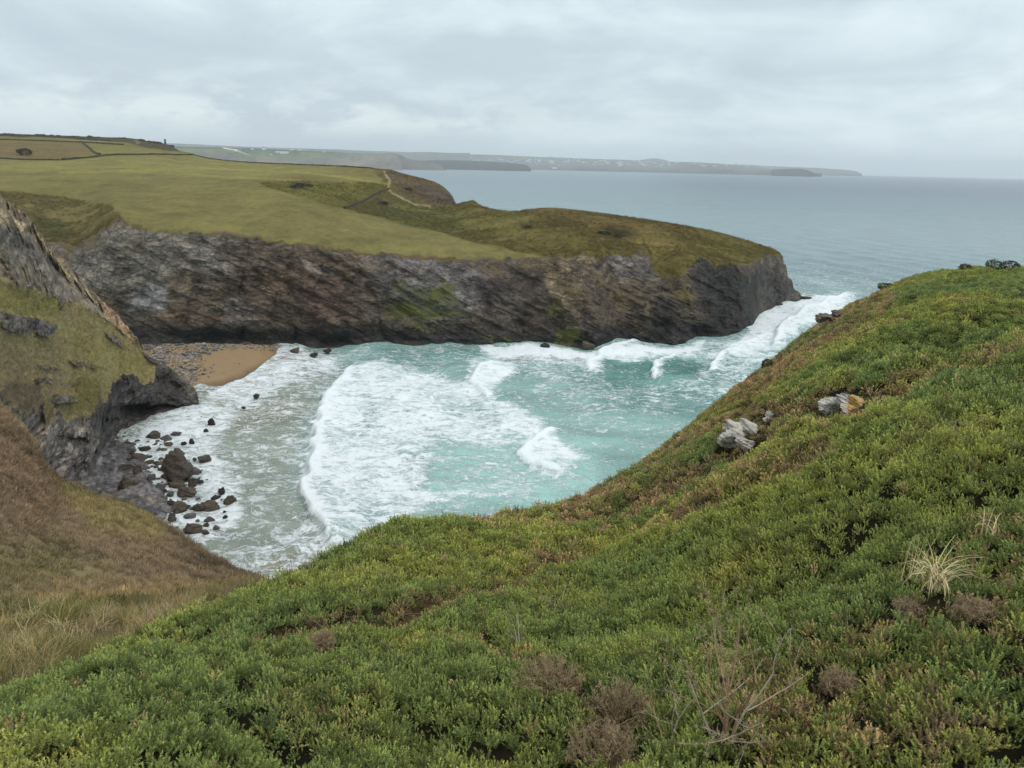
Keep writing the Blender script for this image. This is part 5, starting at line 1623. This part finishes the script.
# wind-clipped bushes on the near skyline
def bush(name, label, c_, W, Hh, tintc, seed, dens_=900, leafs=0.05, cat='bush'):
    r = np.random.default_rng(seed)
    t_ = empty(name, c_)
    tag(t_, label, cat)
    V, T = [], []
    n_ = dens_
    a = r.normal(size=(n_, 3)); a /= np.linalg.norm(a, axis=1, keepdims=True)
    rad = r.uniform(0.55, 1.0, n_) ** 0.5 * (1 + 0.28 * fbm(a * 1.7 + seed, 3, seed))
    c3 = a * rad[:, None] * [W / 2, W / 2, Hh / 2] + [0, 0, Hh * 0.5]
    for k in range(n_):
        d1 = r.normal(size=3); d1 /= np.linalg.norm(d1); d2 = np.cross(d1, r.normal(size=3)); d2 /= np.linalg.norm(d2)
        s_ = leafs * r.uniform(0.6, 1.4)
        i0 = len(V); V += [c3[k] - d1 * s_ - d2 * s_ * 0.4, c3[k] + d2 * s_ * 0.6, c3[k] + d1 * s_, c3[k] - d2 * s_ * 0.6]; T.append((i0, i0 + 1, i0 + 2, i0 + 3))
    mt_ = bpy.data.materials.get('bush_' + '_'.join('%03d' % int(v * 999) for v in tintc)) or plain_mat('bush_' + '_'.join('%03d' % int(v * 999) for v in tintc), tintc, 0.8, 0.5, 1.2 / max(leafs * 4, 0.05))
    mesh_obj('foliage', V, T, mt_, t_, smooth=False)
    V, T, tips = [], [], []
    for k in range(3):
        branchy(V, T, np.array([0, 0, -Hh * 0.15]), np.array([r.normal() * 0.3, r.normal() * 0.3, 1.0]), Hh * 0.8, W * 0.02, 1, r, tips)
    mesh_obj('stem', V, T, MAT_TWIG, t_)
    return t_


def gbush(label, px_, py_, wpx, hpx, tintc, seed):
    c_ = surf(G, GX, GY, px_, py_)
    k = np.linalg.norm(c_ - [0, 0, H]) / F
    bush('gorse_bush', label, c_, wpx * k, hpx * k, tintc, seed, 700, 0.02 + wpx * k * 0.03)


gbush('small dark round bush alone on the slope edge against the teal water', 767, 367, 11, 10, A(74, 72, 44), 81)
gbush('dark green bush on the skyline at the top of the slope', 994, 268, 13, 9, A(70, 84, 44), 82)
gbush('windblown brownish bush at the frame edge on the skyline', 1010, 269, 14, 9, A(84, 66, 54), 83)
gbush('rusty low bush on the skyline left of the dark green bush', 966, 269, 11, 6, A(92, 74, 48), 84)
gbush('rounded bush on the shoulder where the skyline starts to drop', 884, 288, 16, 7, A(84, 92, 46), 85)

# ------------------------------------------------------------------ things on the far land
HPx, HXx, HYx = HEAD['P'], HEAD['X'], HEAD['Y']
land_rows = slice(142, m_rows)


def hedge(name, label, pts, h_, w_, col, seed, cat='hedge'):
    h_, w_ = h_ * 0.75, w_ * 0.75
    pts = np.array(pts, float)
    seg = np.linalg.norm(np.diff(pts, axis=0), axis=1)
    s = np.concatenate([[0], np.cumsum(seg)])
    tt = np.linspace(0, s[-1], int(s[-1] * 1.2) + 2)
    c3 = np.array([surf(HPx, HXx, HYx, np.interp(t_, s, pts[:, 0]), np.interp(t_, s, pts[:, 1]), land_rows) for t_ in tt])
    k_ = np.ones(5) / 5
    c3 = np.stack([np.convolve(np.pad(c3[:, i], 2, mode='edge'), k_, mode='valid') for i in range(3)], -1)
    tg = np.gradient(c3, axis=0); tg[:, 2] = 0
    tg /= np.linalg.norm(tg, axis=1, keepdims=True) + 1e-9
    sd_ = np.stack([-tg[:, 1], tg[:, 0], 0 * tg[:, 0]], -1)
    prof = [(-0.5, -0.3), (-0.48, 0.45), (-0.3, 0.9), (0, 1.0), (0.3, 0.9), (0.48, 0.45), (0.5, -0.3)]
    R_ = []
    for k, (a, b_) in enumerate(prof):
        q = c3 + sd_ * a * w_ + np.array([0, 0, 1]) * b_ * h_
        nz = fbm(np.stack([tt * 0.35, tt * 0 + k, tt * 0 + seed], -1), 3, seed)
        q[:, 2] += nz * h_ * 0.5 * (b_ > 0); q[:, :2] += (sd_ * (nz * w_ * 0.3)[:, None])[:, :2]
        R_.append(q)
    base = R_[0].mean(0)
    o = mesh_obj(name, np.array(R_).reshape(-1, 3) - base, grid_faces(len(prof), len(tt), flip=True), plain_mat('hedge_%d' % seed, col, 1.0, 0.5, 0.4))
    o.location = base
    return tag(o, label, cat)


HC = A(62, 58, 38)
hedge('hedgerow', 'dark low hedge along the far top of the big green field', [(196, 155.5), (230, 160), (262, 163), (300, 164.8), (345, 166.6), (374, 168.4)], 0.8, 1.6, HC, 201)
hedge('hedgerow', 'hedge between the big green field and the brown field corner', [(62, 160.6), (90, 158), (115, 155.4), (150, 154.6), (194, 155)], 1.2, 2.5, HC, 202)
hedge('hedgerow', 'hedge along the bottom of the brown field at the frame edge', [(-40, 157.5), (0, 158.5), (30, 160), (60, 161)], 1.0, 2, HC, 203)
hedge('hedgerow', 'short hedge climbing the right side of the brown field', [(82, 143), (88, 147), (94, 152.5), (100, 155)], 1.2, 2.2, HC, 204)
hedge('hedgerow', 'hedge along the top of the brown field running to the dark hill', [(-40, 138.8), (0, 139.8), (50, 141.5), (82, 142.6), (124, 145)], 1.3, 2.5, HC, 205)
hedge('hedgerow', 'topmost hedge line just under the skyline of the hill', [(-40, 135.4), (30, 136.4), (70, 138), (110, 141)], 1.4, 2.5, HC, 206)
hedge('hedge_bank', 'dark turf-topped stone bank dividing the small field from the moor', [(344, 209), (356, 204), (368, 198.5), (378, 192.5), (390, 188.5)], 1.0, 1.5, A(66, 56, 42), 207, 'hedge bank')
for i, (px_, py_, w_, h_, lab) in enumerate([(25, 155.5, 12, 6, 'dark bush standing alone in the brown field corner'), (300, 187, 9, 4, 'dark scrub bush in the dip beyond the green field'), (309, 187, 7, 3, 'smaller scrub bush at the right of the dip'), (293, 188.5, 6, 3, 'small scrub bush at the left of the dip'),
                                         (604, 234, 13, 4, 'broad dark scrub patch on top of the moor headland'), (618, 237, 10, 3.5, 'dark scrub right of the broad patch on the moor'), (528, 227, 7, 3, 'small dark bush on the moor by the green field tip'), (383, 204, 10, 3, 'dark scrub on the bank side below the clifftop path'), (408, 190, 8, 3, 'dark scrub on the second headland slope near the path')]):
    c_ = surf(HPx, HXx, HYx, px_, py_, land_rows)
    k = np.linalg.norm(c_ - [0, 0, H]) / F
    bush('scrub_bush', lab, c_ - [0, 0, 0.3], w_ * k, h_ * k, A(54, 56, 34), 210 + i, 500, w_ * k * 0.05)
rs = np.random.default_rng(5)
xs_ = np.sort(rs.uniform(2, 176, 46))
for i, px_ in enumerate(xs_):
    py_ = float(crv(px_, S_)) + 0.6
    c_ = surf(HPx, HXx, HYx, px_, py_, land_rows)
    k = np.linalg.norm(c_ - [0, 0, H]) / F
    w_ = rs.uniform(2.5, 6)
    if i < 3:
        o = bush('scrub_bush', 'low dark bush on the skyline of the far left hill', c_ - [0, 0, 0.8], 4 * k, rs.uniform(1.0, 1.6) * k, A(52, 52, 36), 240 + i, 160, 0.5)
        o['group'] = 'bushes along the hill skyline'
        if i == 0:
            sky_bushes = []
        sky_bushes.append(o)
    else:
        src = sky_bushes[i % 3]
        o = src.copy(); C.objects.link(o); o.location = c_ - [0, 0, 0.8]
        for ch in list(src.children):
            d_ = ch.copy(); C.objects.link(d_); d_.parent = o
        s_ = rs.uniform(0.6, 1.4)
        o.scale = (s_, s_, s_ * rs.uniform(0.6, 1.2)); o.rotation_euler = (0, 0, rs.uniform(0, 6.28))

# old chimney stack on the hill
c_ = surf(HPx, HXx, HYx, 165, 144.2, land_rows)
V, T = [], []
prof = [(1.0, -2), (0.95, 0), (0.75, 4.3), (0.95, 4.4), (0.95, 4.9), (0.6, 4.9), (0.6, 4.4)]
nn = 14
for r_, z_ in prof:
    for j in range(nn):
        a = 2 * math.pi * j / nn
        V.append((r_ * math.cos(a), r_ * math.sin(a), z_))
for k in range(len(prof) - 1):
    for j in range(nn):
        T.append((k * nn + j, k * nn + (j + 1) % nn, (k + 1) * nn + (j + 1) % nn, (k + 1) * nn + j))
o = mesh_obj('chimney_stack', V, T, plain_mat('stack_stone', srgb(90, 84, 78), 0.9, 0.3, 1.0))
o.location = c_
tag(o, 'lone dark stone stack rising on the hill skyline', 'chimney')

# ------------------------------------------------------------------ the town across the bay
MW = plain_mat('house_render', (0.72, 0.72, 0.70), 0.9, 0.08, 0.2)
MG = plain_mat('house_stone', (0.34, 0.33, 0.31), 0.9, 0.1, 0.2)
MRF = plain_mat('slate_roof', (0.13, 0.135, 0.145), 0.8, 0.15, 0.2)
MWIN = plain_mat('window_glass', (0.05, 0.055, 0.06), 0.2, 0.1, 0.2, 0.5)


def house_mesh(L_, D_, Hh, Rh, wall, storeys):
    """gabled block with rows of window openings, walls, roof and a stack in one mesh"""
    V, T, MI = [], [], []

    def box(x0, x1, y0, y1, z0, z1, mi):
        i = len(V)
        V.extend([(x0, y0, z0), (x1, y0, z0), (x1, y1, z0), (x0, y1, z0), (x0, y0, z1), (x1, y0, z1), (x1, y1, z1), (x0, y1, z1)])
        for f_ in ((0, 1, 5, 4), (1, 2, 6, 5), (2, 3, 7, 6), (3, 0, 4, 7), (4, 5, 6, 7)):
            T.append(tuple(i + q for q in f_)); MI.append(mi)
    box(-L_ / 2, L_ / 2, -D_ / 2, D_ / 2, -6, Hh, 0)
    i = len(V)
    e = 0.4
    V.extend([(-L_ / 2 - e, -D_ / 2 - e, Hh + 0.02), (L_ / 2 + e, -D_ / 2 - e, Hh + 0.02), (L_ / 2 + e, D_ / 2 + e, Hh + 0.02), (-L_ / 2 - e, D_ / 2 + e, Hh + 0.02), (-L_ / 2 - e, 0, Hh + Rh), (L_ / 2 + e, 0, Hh + Rh)])
    for f_ in ((0, 1, 5, 4), (2, 3, 4, 5)):
        T.append(tuple(i + q for q in f_)); MI.append(1)
    for f_ in ((0, 4, 3), (1, 2, 5)):
        T.append(tuple(i + q for q in f_)); MI.append(0)
    box(L_ * 0.3, L_ * 0.3 + 1.2, -0.6, 0.6, Hh, Hh + Rh + 1.5, 0)
    nw_ = max(2, int(L_ / 3.5))
    for s in range(storeys):
        for k in range(nw_):
            x_ = -L_ / 2 + (k + 0.5) * L_ / nw_
            z_ = 1.0 + s * 2.8
            box(x_ - 0.6, x_ + 0.6, -D_ / 2 - 0.03, -D_ / 2 + 0.1, z_, z_ + 1.3, 2)
    me = bpy.data.meshes.new('house')
    me.from_pydata([tuple(v) for v in V], [], T)
    for mt_ in (wall, MRF, MWIN):
        me.materials.append(mt_)
    me.polygons.foreach_set('material_index', MI)
    me.update()
    return me


HM = [house_mesh(14, 9, 6, 3.5, MW, 2), house_mesh(22, 10, 8.5, 3.5, MW, 3), house_mesh(34, 12, 12, 3, MW, 4), house_mesh(18, 10, 6, 4, MG, 2), house_mesh(46, 14, 9, 3, MW, 3)]
TPx, TPy = project(TP[1:-2])
TPf = TP[1:-2].reshape(-1, 3)
hr2 = np.random.default_rng(77)
placed = 0
while placed < 230:
    if hr2.random() < 0.5:
        px_ = hr2.uniform(430, 650); py_ = 157.5 + (px_ - 430) * 0.018 + abs(hr2.normal()) * 3.0
    else:
        px_ = hr2.uniform(500, 790); py_ = 159.5 + (px_ - 500) * 0.024 + hr2.normal() * 1.8
    k = np.argmin((TPx.ravel() - px_) ** 2 + ((TPy.ravel() - py_) * 2) ** 2)
    if abs(TPy.ravel()[k] - py_) > 1.0 or (TPx.ravel()[k] - px_) ** 2 > 4:
        continue
    o = bpy.data.objects.new('house', HM[hr2.choice(5, p=[0.3, 0.3, 0.14, 0.18, 0.08])])
    C.objects.link(o)
    jit_ = hr2.normal(size=2) * 8
    o.location = TPf[k] + [jit_[0], jit_[1], -1.5]
    o.rotation_euler = (0, 0, hr2.normal() * 0.4 - math.atan2(o.location[0], o.location[1]))
    s_ = hr2.uniform(0.8, 1.35)
    o.scale = (s_, s_, s_)
    tag(o, 'pale house among many in the hazy town across the bay', 'house', 'houses of the town across the bay')
    placed += 1

# farm buildings in the fields along the bay
bayP = None
for o_ in bpy.data.objects:
    if o_.name == 'bay_terrain':
        bayP = np.array([v.co[:] for v in o_.data.vertices])
bpx, bpy_ = project(bayP)
for i, (px_, py_, mi, sc_, lab) in enumerate([(284, 153.0, 4, 1.25, 'long white barn in the green fields along the bay'), (277, 152.4, 2, 0.7, 'white shed at the end of the long barn'), (264, 149.6, 1, 1.2, 'white farmhouse on the ridge above the long barn'), (252, 149.2, 0, 1.2, 'small pale house on the ridge over the pale track'),
                                              (300, 150.6, 1, 1.0, 'pale house on the ridge right of the farmhouse'), (312, 151.2, 3, 1.2, 'grey house on the ridge beside a pale house'), (324, 152.2, 0, 1.2, 'small pale house nearest to the bay cliffs'), (240, 148.8, 3, 1.1, 'grey house at the top of the pale track'), (271, 154.8, 0, 1.0, 'small white cottage in the field below the barn'), (292, 149.8, 2, 0.7, 'tall pale building on the ridge above the barn')]):
    k = np.argmin((bpx - px_) ** 2 + ((bpy_ - py_) * 2) ** 2)
    o = bpy.data.objects.new('farm_building', HM[mi]); C.objects.link(o)
    o.location = bayP[k] - [0, 0, 0.5]
    o.scale = (sc_,) * 3
    o.rotation_euler = (0, 0, -math.atan2(bayP[k][0], bayP[k][1]) + 0.2)
    tag(o, lab, 'building')

# ------------------------------------------------------------------ sea haze
import bmesh
bm = bmesh.new()
bmesh.ops.create_cube(bm, size=1.0)
me = bpy.data.meshes.new('haze'); bm.to_mesh(me); bm.free()
hz = bpy.data.objects.new('haze', me); C.objects.link(hz)
zmin, zmax = -7.0, 330.0
hz.scale = (46000, 46000, zmax - zmin)
hz.location = (0, 0, (zmin + zmax) / 2)
m = bpy.data.materials.new('haze_air'); m.use_nodes = True
nt = m.node_tree; nt.nodes.clear()
out = nt.nodes.new('ShaderNodeOutputMaterial')
pv = nt.nodes.new('ShaderNodeVolumePrincipled')
pv.inputs['Color'].default_value = (0.92, 0.97, 1.0, 1)
pv.inputs['Density'].default_value = 0.000078
pv.inputs['Anisotropy'].default_value = 0.0
nt.links.new(pv.outputs[0], out.inputs['Volume'])
try:
    m.cycles.homogeneous_volume = True
except Exception:
    pass
me.materials.append(m)
stuff(hz, 'thin pale sea haze over the bay and far coast', 'haze')
